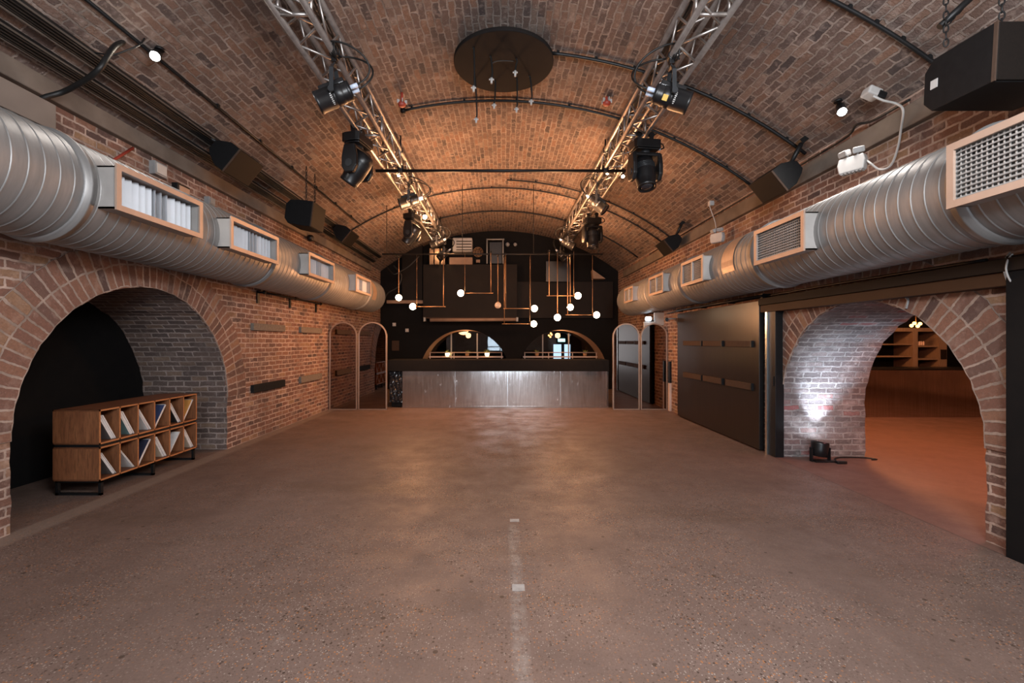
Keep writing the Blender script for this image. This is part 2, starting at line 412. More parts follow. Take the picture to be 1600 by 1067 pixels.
def arch_wall(name, X, ztop, pts, mat, y0=YF, y1=YB):
    m = MB()
    ya, yb = pts[0][0], pts[-1][0]
    q = lambda P4: m.quad([(X,a,b) for a,b in P4], [(a,b) for a,b in P4])
    ymin = min(p[0] for p in pts)-.02; ymax = max(p[0] for p in pts)+.02
    q([(y0,0),(ymin,0),(ymin,ztop),(y0,ztop)]); q([(ymax,0),(y1,0),(y1,ztop),(ymax,ztop)])
    # fan of quads between the opening and the outer rectangle
    n = len(pts); top = max(range(n), key=lambda i: pts[i][1])
    for i in range(n-1):
        a, b = pts[i], pts[i+1]
        def out(p, j):
            if j <= 8: return (ymin, p[1])
            if j >= n-9: return (ymax, p[1])
            tt = (j-8)/(n-17)
            return (ymin+(ymax-ymin)*tt, ztop) if 0 < tt < 1 else ((ymin if tt<=0 else ymax), p[1])
        oa, ob = out(a, i), out(b, i+1)
        if i == 8: m.quad([(X,*a),(X,*oa),(X,ymin,ztop),(X,*ob),(X,*b)], [a,oa,(ymin,ztop),ob,b])
        elif i == n-10: m.quad([(X,*a),(X,*oa),(X,ymax,ztop),(X,*ob),(X,*b)], [a,oa,(ymax,ztop),ob,b])
        else: q([a,oa,ob,b])
    o = m.build(name, mat, origin=(X,0,0)); o['kind'] = 'structure'; return o

def reveal(name, X0, X1, pts, mat):
    m = MB(); L = 0
    rnd = random.Random(5); back = [(p[0]+rnd.uniform(-.01,.01), p[1]) for p in pts]
    for i in range(len(pts)-1):
        a, b = pts[i], pts[i+1]; c, d = back[i], back[i+1]; l = math.dist(a, b)
        m.quad([(X0,*a),(X0,*b),(X1,*d),(X1,*c)], [(X0,L),(X0,L+l),(X1,L+l),(X1,L)]); L += l
    o = m.build(name, mat, origin=(X0,0,0)); o['kind'] = 'structure'; return o

def ring(name, X, yc, r, zs, dirx, mat, t=.45, proud=.012, n=60, seed=3):
    m = MB(); rnd = random.Random(seed)
    ro = [r+t+rnd.uniform(-.012,.012) for i in range(n+1)]; ri = [r+rnd.uniform(-.006,.008) for i in range(n+1)]
    for i in range(n):
        A, B = PI*i/n, PI*(i+1)/n
        def pt(rr, a, x): return (x, yc+rr*math.cos(a), zs+rr*math.sin(a))
        Xf = X + dirx*proud
        m.quad([pt(ri[i],A,Xf),pt(ro[i],A,Xf),pt(ro[i+1],B,Xf),pt(ri[i+1],B,Xf)], [(0,r*A),(t,r*A),(t,r*B),(0,r*B)])
        m.quad([pt(ro[i],A,Xf),pt(ro[i],A,X),pt(ro[i+1],B,X),pt(ro[i+1],B,Xf)], [(t,r*A),(t+.02,r*A),(t+.02,r*B),(t,r*B)])
        m.quad([pt(ri[i],A,Xf),pt(ri[i],A,X-dirx*.02),pt(ri[i+1],B,X-dirx*.02),pt(ri[i+1],B,Xf)], [(0,r*A),(-.02,r*A),(-.02,r*B),(0,r*B)])
    o = m.build(name, mat, origin=(X,yc,zs)); o['kind'] = 'structure'; return o

LA = arch_pts(4.975, 1.405, .745, seed=11)
RA = arch_pts(4.705, 1.255, .72, seed=12)
arch_wall('wall_left', XL, ZSL, LA, M['wall'])
arch_wall('wall_right', XR, ZSR, RA, M['wall'])
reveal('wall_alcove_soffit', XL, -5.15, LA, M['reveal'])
reveal('wall_arch_soffit', XR, 4.86, RA, M['reveal_r'])
ring('trim_1', XL, 4.975, 1.405, .745, 1, M['ring'])
ring('trim_2', XR, 4.705, 1.255, .72, -1, M['ring'], seed=4)
m = MB(); m.box(-5.25,-5.15,3.2,6.7,0,2.4); struct(m.build('wall_alcove', M['black_wall']))

# far black wall with two arched openings
def back_wall():
    X0, X1 = XL, XR; m = MB()
    wins = [(-1.225, 1.446, .475), (1.95, 1.446, .475)]
    cuts = sorted({X0, X1} | {c+s*r for c, r, _ in wins for s in (-1, 1)})
    def topz(x): return vz(min(max(x, X0), X1))
    for a, b in zip(cuts[:-1], cuts[1:]):
        win = next((w for w in wins if abs((a+b)/2-w[0]) < w[1]), None)
        n = 40 if win else 12
        for i in range(n):
            if win: x0 = win[0]-win[1]*math.cos(PI*i/n); x1 = win[0]-win[1]*math.cos(PI*(i+1)/n)
            else: x0 = a+(b-a)*i/n; x1 = a+(b-a)*(i+1)/n
            z0 = z1 = 0
            if win:
                z0 = win[2]+math.sqrt(max(0, win[1]**2-(x0-win[0])**2)); z1 = win[2]+math.sqrt(max(0, win[1]**2-(x1-win[0])**2))
            m.quad([(x0,YB,z0),(x1,YB,z1),(x1,YB,topz(x1)),(x0,YB,topz(x0))])
    struct(m.build('wall_back', M['black_wall']))
    for k, (c, r, zs) in enumerate(wins):
        q = MB(); L = 0; n = 48
        for i in range(n):
            A, B = PI*i/n, PI*(i+1)/n; l = r*PI/n
            q.quad([(c+r*math.cos(A),YB,zs+r*math.sin(A)),(c+r*math.cos(B),YB,zs+r*math.sin(B)),(c+r*math.cos(B),15.5,zs+r*math.sin(B)),(c+r*math.cos(A),15.5,zs+r*math.sin(A))],
                   [(0,L),(0,L+l),(1.1,L+l),(1.1,L)]); L += l
        for s in (-1, 1): q.quad([(c+s*r,YB,0),(c+s*r,15.5,0),(c+s*r,15.5,zs),(c+s*r,YB,zs)])
        struct(q.build('trim_%d' % (k+3), M['arch_tan']))
        g = MB(); g.box(c-r, c+r, 15.44, 15.455, 0, zs+r+.02)
        w = struct(g.build('window_%d' % (k+2), M['glass']))
        fr = MB()
        for u in (-.55, .35): fr.box(c+u-.02, c+u+.02, 15.42, 15.47, 0, zs+r*.93)
        fr.build('mullion', M['grey_plastic'], w)
M['arch_tan'] = pm('tan_plaster_arch', (.27,.175,.12), (.20,.13,.09), 4, .8, bump=.2)
back_wall()
# dark room beyond the far arches
m = MB(); m.box(XL-.6,XR+.6,20,20.1,0,3.2); struct(m.build('wall_far_room', M['black_wall']))
m = MB(); m.box(XL-.7,XL-.6,15.5,20,0,3.2); struct(m.build('wall_far_room_left', M['black_wall']))
m = MB(); m.box(XR+.6,XR+.7,15.5,20,0,3.2); struct(m.build('wall_far_room_right', M['black_wall']))
m = MB(); m.box(XL-.6,XR+.6,15.5,20,3.2,3.3); struct(m.build('ceiling_far_room', M['black_wall']))
# wall behind the camera, with the daylit glazed entrance
m = MB(); m.box(XL-.1,XR+.1,YF-.2,YF,0,5.3); struct(m.build('wall_front', M['wall']))
m = MB(); m.box(-1.2,1.9,YF+.02,YF+.05,.1,2.6); w1 = struct(m.build('window_1', M['daylight']))
m = MB()
for x in (-1.25,-.2,.86,1.9): m.box(x-.03,x+.05,YF+.01,YF+.10,.05,2.68)
for z in (.05,1.05,2.6): m.box(-1.25,1.95,YF+.01,YF+.10,z,z+.07)
m.build('window_frame', M['black_metal'], w1)

# concrete springer ledges under the vault
m = MB(); m.box(XL-.02, XL+.07, YF, 13.2, 3.63, 3.80); struct(m.build('trim_5', M['concrete'], bevel=.01))
m = MB(); m.box(XR-.07, XR+.02, YF, 13.6, 3.50, 3.70); struct(m.build('trim_6', M['concrete'], bevel=.01))

# adjoining room through the right arch
m = MB(); m.box(4.86,13,10.5,10.6,0,3.6); struct(m.build('wall_side_room', M['black_wall']))
m = MB(); m.box(12.9,13,YF,10.5,0,3.6); struct(m.build('wall_side_room_right', M['wall']))
m = MB(); m.box(4.86,13,YF-.1,YF,0,3.6); struct(m.build('wall_side_room_front', M['wall']))
m = MB(); m.box(4.86,13,YF,10.5,3.6,3.7); struct(m.build('ceiling_side_room', M['vault']))
m = MB()
m.quad([(4.87,YF,0),(4.87,3.43,0),(4.87,3.43,3.6),(4.87,YF,3.6)]); m.quad([(4.87,5.98,0),(4.87,10.5,0),(4.87,10.5,3.6),(4.87,5.98,3.6)])
m.quad([(4.87,3.43,2.0),(4.87,5.98,2.0),(4.87,5.98,3.6),(4.87,3.43,3.6)])
struct(m.build('wall_side_room_left', M['wall']))

# ------------------------------------------------------------------ ducts
def duct(label, xc, zc, r, yend, side, vents, collars, xface, patch=None):
    """side +1: hall lies on the +x side"""
    root = thing('ventilation_duct', label, 'air duct', (xc, 5, zc-r))
    m = MB(); y = -2.0; pitch = .105
    while y < yend-.12:
        y1_ = min(y+pitch-.014, yend-.10); m.lathe([(r,y),(r,y1_)], (xc,0,zc), (0,1,0), 56, caps=False)
        m.lathe([(r,y1_),(r+.0045,y1_+.004),(r+.0045,y1_+.010),(r,y1_+.014)], (xc,0,zc), (0,1,0), 56, caps=False); y += pitch
    m.lathe([(r, yend-.13),(r, yend-.09),(r*.985, yend-.04),(r*.93, yend),(r*.6, yend+.02)], (xc,0,zc), (0,1,0), 56)
    m.build('duct_shell', M['duct'], root)
    for yc in collars:
        MB().lathe([(r,yc-.05),(r+.016,yc-.045),(r+.016,yc-.012),(r+.024,yc-.008),(r+.024,yc+.008),(r+.016,yc+.012),(r+.016,yc+.045),(r,yc+.05)], (xc,0,zc), (0,1,0), 56, caps=False).build('collar', M['duct'], root)
    for (y0, y1, h, kind) in vents:
        z0, z1 = zc-h/2+.01, zc+h/2+.01; xi = xc + side*(r-.16); xf = xface
        box = MB(); t = .012
        for (ya, yb, za, zb) in ((y0-.03,y0-.03+t,z0-.03,z1+.03),(y1+.03-t,y1+.03,z0-.03,z1+.03),(y0-.03,y1+.03,z0-.03,z0-.03+t),(y0-.03,y1+.03,z1+.03-t,z1+.03)):
            box.box(xi, xf, ya, yb, za, zb)
        vb_ = box.build('vent_box', M['vent'], root)
        fr = MB(); b = .045
        xa, xb = xf-side*.004, xf+side*.012
        fr.box(xa,xb,y0-.045,y1+.045,z0-.045,z0+b-.045); fr.box(xa,xb,y0-.045,y1+.045,z1+.045-b,z1+.045)
        fr.box(xa,xb,y0-.045,y0-.045+b,z0-.045+b,z1+.045-b); fr.box(xa,xb,y1+.045-b,y1+.045,z0-.045+b,z1+.045-b)
        fr.build('vent_frame', M['bronze_vent'], vb_)
        MB().box(xi, xi+side*.004, y0-.02, y1+.02, z0-.02, z1+.02).build('vent_back', M['inside'], vb_)
        lv = MB()
        if kind == 'blade':
            n = max(9, int((y1-y0)/.068))
            for i in range(n):
                yy = y0 + (i+.5)*(y1-y0)/n
                ang = math.radians(42 if i < n*.45 or i > n*.68 else -18)
                Mx = Matrix.Rotation(side*ang, 3, 'Z')
                lv.obox((xf-side*.105, yy, (z0+z1)/2), (.078, .004, z1-z0), Mx)
            lv.build('louvre_blades', M['louvre'], vb_)
        else:
            for i in range(11):
                zz = z0 + (i+.5)*(z1-z0)/11
                lv.obox((xf-side*.02, (y0+y1)/2, zz), (.028, y1-y0, .004), Matrix.Rotation(math.radians(35)*side, 3, 'Y'))
            n = int((y1-y0)/.03)
            for i in range(n):
                yy = y0+(i+.5)*(y1-y0)/n
                lv.box(xf-side*.026, xf-side*.02, yy-.003, yy+.003, z0, z1)
            for q in ([.5] if kind == 'grid2' else []):
                yy = y0+(y1-y0)*q; lv.box(xf-side*.02, xf+side*.006, yy-.02, yy+.02, z0, z1)
            lv.build('grille_bars', M['vent'], vb_)
    if patch:
        m = MB(); y0, y1, g0, g1 = patch
        n = 14
        for i in range(n):
            A, B = math.radians(g0+(g1-g0)*i/n), math.radians(g0+(g1-g0)*(i+1)/n); rr = r+.009
            m.quad([(xc+side*rr*math.cos(A),y0,zc+rr*math.sin(A)),(xc+side*rr*math.cos(B),y0,zc+rr*math.sin(B)),(xc+side*rr*math.cos(B),y1,zc+rr*math.sin(B)),(xc+side*rr*math.cos(A),y1,zc+rr*math.sin(A))])
        m.build('tape_patch', M['brown_tape'], root, label='brown tape band stuck round the duct')
    # wall straps
    for yc in collars[::2]:
        MB().box(xc-side*(r+.06), xc-side*(r-.05), yc-.02, yc+.02, zc-.1, zc+.1).build('wall_bracket', M['vent'], root)
    return root
M['box_beige'] = pm('beige_boxing', (.15,.122,.105), (.12,.098,.083), 3, .7)
M['bronze_vent'] = pm('vent_frame_metal', (.42,.30,.235), (.34,.245,.19), 5, .45, .3)
duct('long galvanised spiral duct along the left wall above the arch with the wooden cabinet', -3.53, 2.737, .417, 11.9, 1,
     [(3.48,4.38,.27,'blade'),(4.93,5.88,.27,'blade'),(6.9,7.85,.27,'blade'),(9.1,10.05,.27,'blade')], [1.2,3.36,6.12,8.12,10.55], -2.99, (10.7,11.0,-25,40))
duct('long galvanised spiral duct along the right wall above the black sliding door', 3.36, 2.596, .388, 11.6, -1,
     [(1.95,2.83,.32,'grid'),(4.28,5.03,.30,'grid'),(6.42,7.10,.29,'grid2'),(8.0,8.68,.27,'grid2'),(9.85,10.45,.25,'grid2')], [.6,2.93,5.30,7.52,9.3], 2.88, (5.72,6.02,-20,55))

# ------------------------------------------------------------------ trusses
ZB, SQ = 4.40, .28
def truss(label, xs, y0, y1):
    root = thing('lighting_truss', label, 'lighting truss', (sum(xs)/2, (y0+y1)/2, ZB))
    zt = ZB+SQ
    cs = [(xs[0],ZB),(xs[1],ZB),(xs[1],zt),(xs[0],zt)]
    for x, z in cs:
        MB().cyl((x,y0,z),(x,y1,z),.030,n=14).build('chord', M['alu'], root)
    for k in range(4):
        a, b = cs[k], cs[(k+1)%4]; m = MB(); n = int((y1-y0)/.26)
        for i in range(n):
            ya = y0+.06+(y1-y0-.12)*i/n; yb = y0+.06+(y1-y0-.12)*(i+1)/n
            p, q = (a, b) if i % 2 == 0 else (b, a)
            m.cyl((p[0],ya,p[1]),(q[0],yb,q[1]),.0125,n=8)
        m.build('lattice_bracing', M['alu'], root)
    y = y0
    k = 0
    while y <= y1+.01:
        m = MB()
        for j in range(4):
            a, b = cs[j], cs[(j+1)%4]; m.cyl((a[0],y,a[1]),(b[0],y,b[1]),.018,n=8)
        m.build('end_frame', M['alu'], root)
        for j in range(4):
            pass
        y += (y1-y0)/5
    for yy in (y0+1, (y0+y1)/2, y1-1):
        for x in xs:
            m = MB(); m.cyl((x,yy,zt+.02),(x,yy,vz(x)-.005),.012,n=8); m.obox((x,yy,zt),(.07,.05,.07))
            m.build('hanger', M['black_metal'], root)
    return root
TLX, TRX = (-1.96,-1.67), (1.69,1.98)
truss('aluminium lattice truss hanging under the vault on the left side', TLX, 1.6, 13.0)
truss('aluminium lattice truss hanging under the vault on the right side', TRX, 1.6, 13.0)

for lab, x, sgn in (('bundle of black cable tied along the inner top of the left truss', TLX[1], 1), ('bundle of black cable tied along the inner top of the right truss', TRX[0], -1)):
    m = MB()
    for k in range(3):
        pts = [(x-sgn*(.05+.02*k)+.012*math.sin(y*5+k), y, ZB+SQ+.035-.05*abs(math.sin(y*2.4+k*.6))) for y in [2.0+.25*i for i in range(44)]]
        m.tube(pts, .010, 6)
    tag(m.build('cable_bundle', M['rubber']), lab, 'cable')
# crossing pipe
root = thing('lighting_bar', 'black pipe crossing the hall below both trusses between the two nearest moving heads', 'pipe', (0,7.3,ZB-.05))
MB().cyl((-2.08,7.3,ZB-.055),(2.02,7.3,ZB-.055),.025,n=12).build('pipe', M['black_metal'], root)
for x in (TLX[1], TRX[0]):
    m = MB(); m.obox((x,7.3,ZB-.03),(.06,.07,.11)); m.cyl((x-.05,7.3,ZB),(x+.05,7.3,ZB),.036,n=12); m.build('clamp', M['fixture'], root)

# ------------------------------------------------------------------ stage spotlights
def spotlight(label, x, y, drop, d, yaw_t=0, cable=True, sticker=False, L=.36, R=.105):
    top = Vector((x, y, ZB)); c = Vector((x, y, ZB-drop)); d = Vector(d).normalized()
    root = thing('stage_spotlight', label, 'stage light', top, 'stage spotlights on the trusses')
    side = d.cross(Vector((0,0,1))).normalized(); up = side.cross(d)
    m = MB(); m.cyl(top-Vector((0,.03,0)), top+Vector((0,.03,0)), .042, n=14); m.obox(top-Vector((0,0,.05)), (.05,.05,.06)); m.cyl(top-Vector((0,0,.02)), top-Vector((0,0,.13)), .012, n=8)
    m.cyl(top+Vector((.03,0,0)), top+Vector((.085,0,-.03)), .009, n=8)
    m.build('clamp', M['fixture'], root, bevel=.003)
    # yoke: flat U bar
    yk = MB(); w = R+.022; zt = ZB-.13
    pts = [c+side*w, c+side*w+Vector((0,0,(zt-c.z)*.75)), Vector((x,y,zt))+side*w*.45, Vector((x,y,zt))-side*w*.45, c-side*w+Vector((0,0,(zt-c.z)*.75)), c-side*w]
    for a, b in zip(pts[:-1], pts[1:]):
        ax = (b-a); Mx = Matrix((ax.normalized(), d - ax.normalized()*d.dot(ax.normalized()), ax.normalized().cross(d))).transposed()
        cc = [Mx.col[i].normalized() for i in range(3)]; Mx = Matrix(cc).transposed()
        yk.obox((a+b)/2, (ax.length+.006, .04, .007), Mx)
    for s_ in (-1, 1): yk.cyl(c+side*s_*(w-.01), c+side*s_*(w+.03), .028, n=12)
    yk.build('yoke', M['fixture_grey'], root)
    # body: ribbed can with a flat gear case on top
    prof = [(R*.55,-L*.5),(R*.88,-L*.49),(R*.92,-L*.40),(R*.86,-L*.38),(R*.92,-L*.36),(R*.86,-L*.33),(R*.92,-L*.31),(R*.86,-L*.28),(R*.94,-L*.25),(R*.97,-L*.04),(R*.93,-L*.03),(R*.93,0),(R,.005),(R,L*.42),(R*1.04,L*.43),(R*1.04,L*.5),(R*.9,L*.5),(R*.88,L*.44)]
    bd = MB().lathe(prof, c, d, 26).build('body', M['fixture'], root)
    Mx = Matrix((d, side, up)).transposed()
    g = MB(); g.obox(c+up*R*.85-d*L*.06, (L*.72, R*1.3, R*.55), Mx); g.build('gear_case', M['fixture'], root, bevel=.012)
    st = MB(); cam = (Vector((0,0,H))-c); cam = (cam - d*cam.dot(d)).normalized()
    # maker's mark: a band of small pale unreadable strokes round the can
    for k in range(7):
        aa = math.radians(-34+k*9); v = cam*math.cos(aa)+d.cross(cam)*math.sin(aa)
        Mv = Matrix((d, d.cross(v), v)).transposed(); st.obox(c+v*(R+.0015)+d*L*.08, (.020 if k%3 else .014, .009, .003), Mv)
    st.build('lettering', M['white'], bd)
    MB().lathe([(R*.88,0),(R*.86,.006)], c+d*L*.45, d, 26).build('lens', M['dark_lens'], root)
    cn = MB(); bk = c-d*L*.5
    for s_ in (-.4, .4): cn.cyl(bk+side*R*s_, bk+side*R*s_-d*.075, .022, n=10)
    cn.build('plug', M['connector'], root)
    if sticker:
        v = (cam-up*.1).normalized(); Mv = Matrix((d, d.cross(v), v)).transposed()
        MB().obox(c+v*(R*.97)-d*L*.17, (.05,.055,.006), Mv).build('sticker', M['yellow'], bd, label='yellow sticker')
    cb = MB()
    def curve(a, b, h1, h2, n=18):
        out = []
        for i in range(n+1):
            t = i/n; out.append(a*(1-t)**3 + h1*3*t*(1-t)**2 + h2*3*t*t*(1-t) + b*t**3)
        return out
    e = -d*.3
    p0 = bk-d*.07
    cb.tube(curve(p0+side*R*.4, top+Vector((0,.12,.05)), p0+e+Vector((0,0,.02)), top+e*1.2+Vector((0,.15,-.05))), .010, 6)
    cb.tube(curve(p0-side*R*.4, top+Vector((0,-.1,.06)), p0+e*1.1+Vector((0,0,.06)), top+e*.9+Vector((0,-.2,-.08))), .010, 6)
    for k in range(3):
        rr = .05+.012*k; pts = [top+Vector((.02*k, -.04+rr*math.cos(a), .01+rr*math.sin(a))) for a in [2*PI*i/14 for i in range(15)]]
        cb.tube(pts, .008, 6)
    cb.build('power_cable', M['rubber'], root)
    return root
M['dark_lens'] = pm('dark_lens', (.03,.03,.035), (.02,.02,.025), 5, .08)
M['yellow'] = pm('yellow_sticker', (.55,.36,.06), (.5,.33,.08), 60, .5)
spotlight('nearest black spotlight under the left truss, tilted down to the left wall', TLX[1], 4.42, .42, (-.86,-.12,-.42))
spotlight('second black spotlight along the left truss, just past the crossing pipe', TLX[1], 7.95, .36, (-.86,-.12,-.30))
spotlight('small-looking spotlight at the left truss beside the far glowing bulb', TLX[1], 11.3, .36, (-.86,-.1,-.42))
spotlight('last spotlight on the far end of the left truss', TLX[1], 12.6, .40, (-.7,-.2,-.6))
spotlight('nearest black spotlight under the right truss, with a yellow sticker', TRX[0], 4.45, .42, (.88,-.12,-.34), sticker=True)
spotlight('second spotlight along the right truss, past the crossing pipe, pointing down right', TRX[0], 7.9, .42, (.66,-.25,-.66))
spotlight('third spotlight along the right truss near its far end, pointing right', TRX[0], 11.4, .36, (.8,-.2,-.5))
spotlight('last spotlight at the far end of the right truss', TRX[0], 12.6, .44, (.55,-.3,-.7))

# ------------------------------------------------------------------ moving heads
def moving_head(label, x, y, pan, tilt, sc=1.0):
    root = thing('moving_head_light', label, 'stage light', (x,y,ZB), 'moving head lights')
    Rz = Matrix.Rotation(pan, 3, 'Z'); o = Vector((x,y,ZB))
    W = lambda v: o + Rz @ (Vector(v)*sc)
    for s in (-1, 1):
        m = MB(); m.cyl(W((s*.09,-.03,-.0)), W((s*.09,.03,0)), .04, n=12); m.obox(W((s*.09,0,-.06)), (.05*sc,.06*sc,.08*sc), Rz)
        m.cyl(W((s*.09,0,0)), W((s*.17,0,.03)), .010, n=8)
        m.build('clamp', M['fixture'], root)
    b = MB()
    poly = [(-.17,-.13),(.17,-.13),(.19,-.08),(.19,.08),(.17,.13),(-.17,.13),(-.19,.08),(-.19,-.08)]
    b.prism(poly, lambda u,v,d: W((u,v,d)), -.10, -.215)
    b.prism([(k*.86,l*.86) for k,l in poly], lambda u,v,d: W((u,v,d)), -.215, -.235)
    b.build('base', M['fixture'], root, bevel=.01)
    MB().cyl(W((0,0,-.23)), W((0,0,-.27)), .07*sc, n=20).build('pan_bearing', M['fixture_grey'], root)
    br = MB(); br.obox(W((0,0,-.285)), (.40*sc,.15*sc,.05*sc), Rz); br.build('yoke_bridge', M['fixture'], root, bevel=.015)
    for s in (-1, 1):
        a = MB()
        poly = [(-.075,-.27),(.075,-.27),(.11,-.42),(.11,-.56),(.06,-.64),(-.06,-.64),(-.11,-.56),(-.11,-.42)]
        a.prism(poly, lambda u,v,d: W((d,u,v)), s*.155, s*.215)
        arm = a.build('yoke_arm', M['fixture'], root, bevel=.015)
        MB().cyl(W((s*.213,0,-.52)), W((s*.222,0,-.52)), .05*sc, n=16).build('pivot_cap', M['fixture_grey'], arm)
    Rt = Matrix.Rotation(tilt, 3, 'X'); pc = Vector((0,0,-.52))
    d = Rz @ (Rt @ Vector((0,0,-1)))
    hd = MB().lathe([(.07,-.22),(.115,-.20),(.135,-.12),(.14,.0),(.135,.10),(.12,.19),(.125,.20),(.125,.235),(.105,.235),(.10,.215)], W(pc), d, 26)
    for v in hd.v:
        pass
    h = hd.build('head', M['fixture'], root)
    e = d.orthogonal().normalized()
    rb = MB()
    for k in range(6):
        rb.lathe([(.138*sc,-.004),(.143*sc,-.003),(.143*sc,.003),(.138*sc,.004)], Vector(W(pc))-d*(.10-.014*k), d, 26, caps=False)
    rb.build('cooling_fins', M['fixture_grey'], h)
    MB().lathe([(.104*sc,0),(.06*sc,.02),(.01*sc,.028)], Vector(W(pc))+d*.215*sc, d, 26).build('lens', M['dark_lens'], h)
    cb = MB(); p0 = W((.19,.05,-.16)); p1 = o+Vector((0,.25,.02))
    cb.tube([p0, p0+(Rz@Vector((.07,0,0))), p0+(Rz@Vector((.13,.02,.03))), p0+(Rz@Vector((.14,.06,.09))), p0+(Rz@Vector((.10,.12,.15))), p1], .010, 6)
    cb.build('power_cable', M['rubber'], root)
    MB().cyl(W((.185,.05,-.16)), W((.25,.05,-.16)), .02*sc, n=10).build('plug', M['connector'], root)
    return root
moving_head('large moving head light hanging from the near left truss left of the crossing pipe', -1.95, 6.0, PI/2-.25, math.radians(38))
moving_head('far moving head light hanging from the left truss by the glowing bulb', -1.97, 9.7, PI/2-.25, math.radians(38))
moving_head('large moving head light hanging from the near right truss at the pipe end', 1.97, 6.15, .15, math.radians(-14))
moving_head('far moving head light hanging straight down from the right truss', 2.02, 10.0, .15, math.radians(-10))

# bare bulbs glowing in the trusses
def truss_bulb(label, p, r=.045):
    p = Vector(p); root = thing('bare_bulb', label, 'light bulb', p, 'bare bulbs in the trusses')
    MB().sphere(p, r, 16, 10).build('bulb', M['bulb'], root)
    MB().cyl(p+Vector((0,0,r*.7)), p+Vector((0,0,r+.07)), .022, n=10).build('socket', M['fixture'], root)
    return root
BULBS = [(-1.83,10.5,ZB+.08),(-1.83,7.85,ZB+.08),(1.83,7.75,ZB+.08),(2.10,7.75,ZB+.02)]
for p, l in zip(BULBS, ['bright bare bulb in the left truss beside the far moving head','small bare bulb inside the left truss just behind the crossing pipe','small bare bulb inside the right truss just behind the crossing pipe','small bare bulb beside the right truss next to the near moving head']):
    truss_bulb(l, p, .05 if p[1] > 9 else .028)

truss_bulb('small bright bulb among the short wooden columns high on the end wall', P(687.5,398,13.8), .05)
# ------------------------------------------------------------------ conduits over the vault
def rail(label, Y, x0, x1, r=.017, n=40, boxes=(), drop=.035, dy=0.):
    root = thing('curved_conduit', label, 'conduit', ((x0+x1)/2, Y, vz((x0+x1)/2)-drop), 'curved conduits across the vault')
    xs = [x0+(x1-x0)*i/n for i in range(n+1)]
    MB().tube([(x, Y+dy*(x-x0), vz(x)-drop) for x in xs], r, 8).build('pipe', M['black_metal'], root)
    sd = MB()
    for i in range(1, n, 6):
        x = xs[i]; sd.obox((x, Y+dy*(x-x0), vz(x)-drop*.5), (.03,.035,drop))
    sd.build('saddle_clips', M['black_metal'], root)
    for x in boxes: MB().sphere((x,Y+dy*(x-x0),vz(x)-drop), .045, 14, 8).build('junction_box', M['black_metal'], root)
rail('near black conduit curving down to the big loudspeaker at top right', 3.72, 2.2, 3.68)
rail('black conduit running from the round ceiling disc to the right springer ledge', 5.4, .60, 3.68, .02)
rail('black conduit arching over the middle of the vault just behind the disc', 6.54, -1.46, 3.68, .02, boxes=(-1.46,))
rail('front conduit of the close pair arching over the far vault', 9.75, .1, 3.68)
rail('rear conduit of the close pair, running the full width of the far vault', 10.25, -3.8, 3.68)
rail('last conduit arching over the vault near the black end wall', 12.1, -2.2, 3.68)
root = thing('straight_conduit', 'thin black conduit running the length of the vault above the left springer', 'conduit', (-3.27, 6, vz(-3.27)-.04))
m = MB(); m.cyl((-3.27,1.8,vz(-3.27)-.03),(-3.27,10.2,vz(-3.27)-.03),.015,n=8); m.build('pipe', M['black_metal'], root)
m = MB()
for y in [2.4+.9*i for i in range(9)]: m.obox((-3.27,y,vz(-3.27)-.02),(.05,.035,.04))
m.build('saddle_clips', M['black_metal'], root)

# cable trunking above the left ledge
for nm, x, z, w, lab in (('upper',-3.58,vz(-3.58)-.06,.11,'upper of the two black cable trunkings above the left ledge'),('lower',-3.76,vz(-3.76)-.06,.10,'lower of the two black cable trunkings, directly above the left concrete ledge')):
    root = thing('cable_trunking', lab, 'cable tray', (x,6,z-.05), 'black cable trunkings on the left')
    a = math.asin((x-VC)/VR); Mx = Matrix.Rotation(-a*-1, 3, 'Y')
    m = MB(); m.obox((x,5.5,z+.01),(w,15.0,.07),Mx); m.build('trunk', M['black_metal'], root)
    m = MB()
    for k in (-1, 1): m.obox(Vector((x,5.5,z+.01))+Mx@Vector((k*w*.5,0,-.038)),(.012,15.0,.012),Mx)
    m.build('edge_lip', M['lip'], root)
    m = MB()
    for k in range(4):
        pts = [Vector((x,0,z))+Mx@Vector((-.03+.02*k+.006*math.sin(y*3+k),0,-.035)) + Vector((0,y,0)) for y in [-1.9+.5*i for i in range(30)]]
        m.tube(pts, .008, 6)
    m.build('cables', M['rubber'], root)

def bez(pts, n=10):
    """Catmull-Rom through the points"""
    pts = [Vector(p) for p in pts]; pts = [2*pts[0]-pts[1]] + pts + [2*pts[-1]-pts[-2]]; out = []
    for i in range(1, len(pts)-2):
        a, b, c, d = pts[i-1:i+3]
        for k in range(n):
            t = k/n; out.append(.5*((2*b)+(c-a)*t+(2*a-5*b+4*c-d)*t*t+(3*b-a-3*c+d)*t**3))
    out.append(pts[-2]); return out
def cable(label, pts, r=.012, mat='rubber', cat='cable', name='cable', n=10):
    o = MB().tube(bez(pts, n), r, 8).build(name, M[mat]); return tag(o, label, cat)
cable('thick black cable drooping from the long conduit over the left trunkings', [P(192,66,3.95),P(180,72,3.8),P(168,88,3.7),P(155,108,3.65),P(132,126,3.7),P(100,143,3.75),P(70,152,3.68),P(50,162,3.6)], .022)
cable('thin black cable looping beside the left ceiling spot lamp', [P(130,88,3.85),P(150,83,3.85),P(175,86,3.85),P(200,78,3.9),P(218,70,3.95),P(226,60,4.0)], .007)
cable('bundle of black cables dropping to the far end of the left duct', [P(605,418,12.6),P(615,428,12.5),P(624,425,12.5),P(640,415,12.5),P(655,400,12.5)], .02)
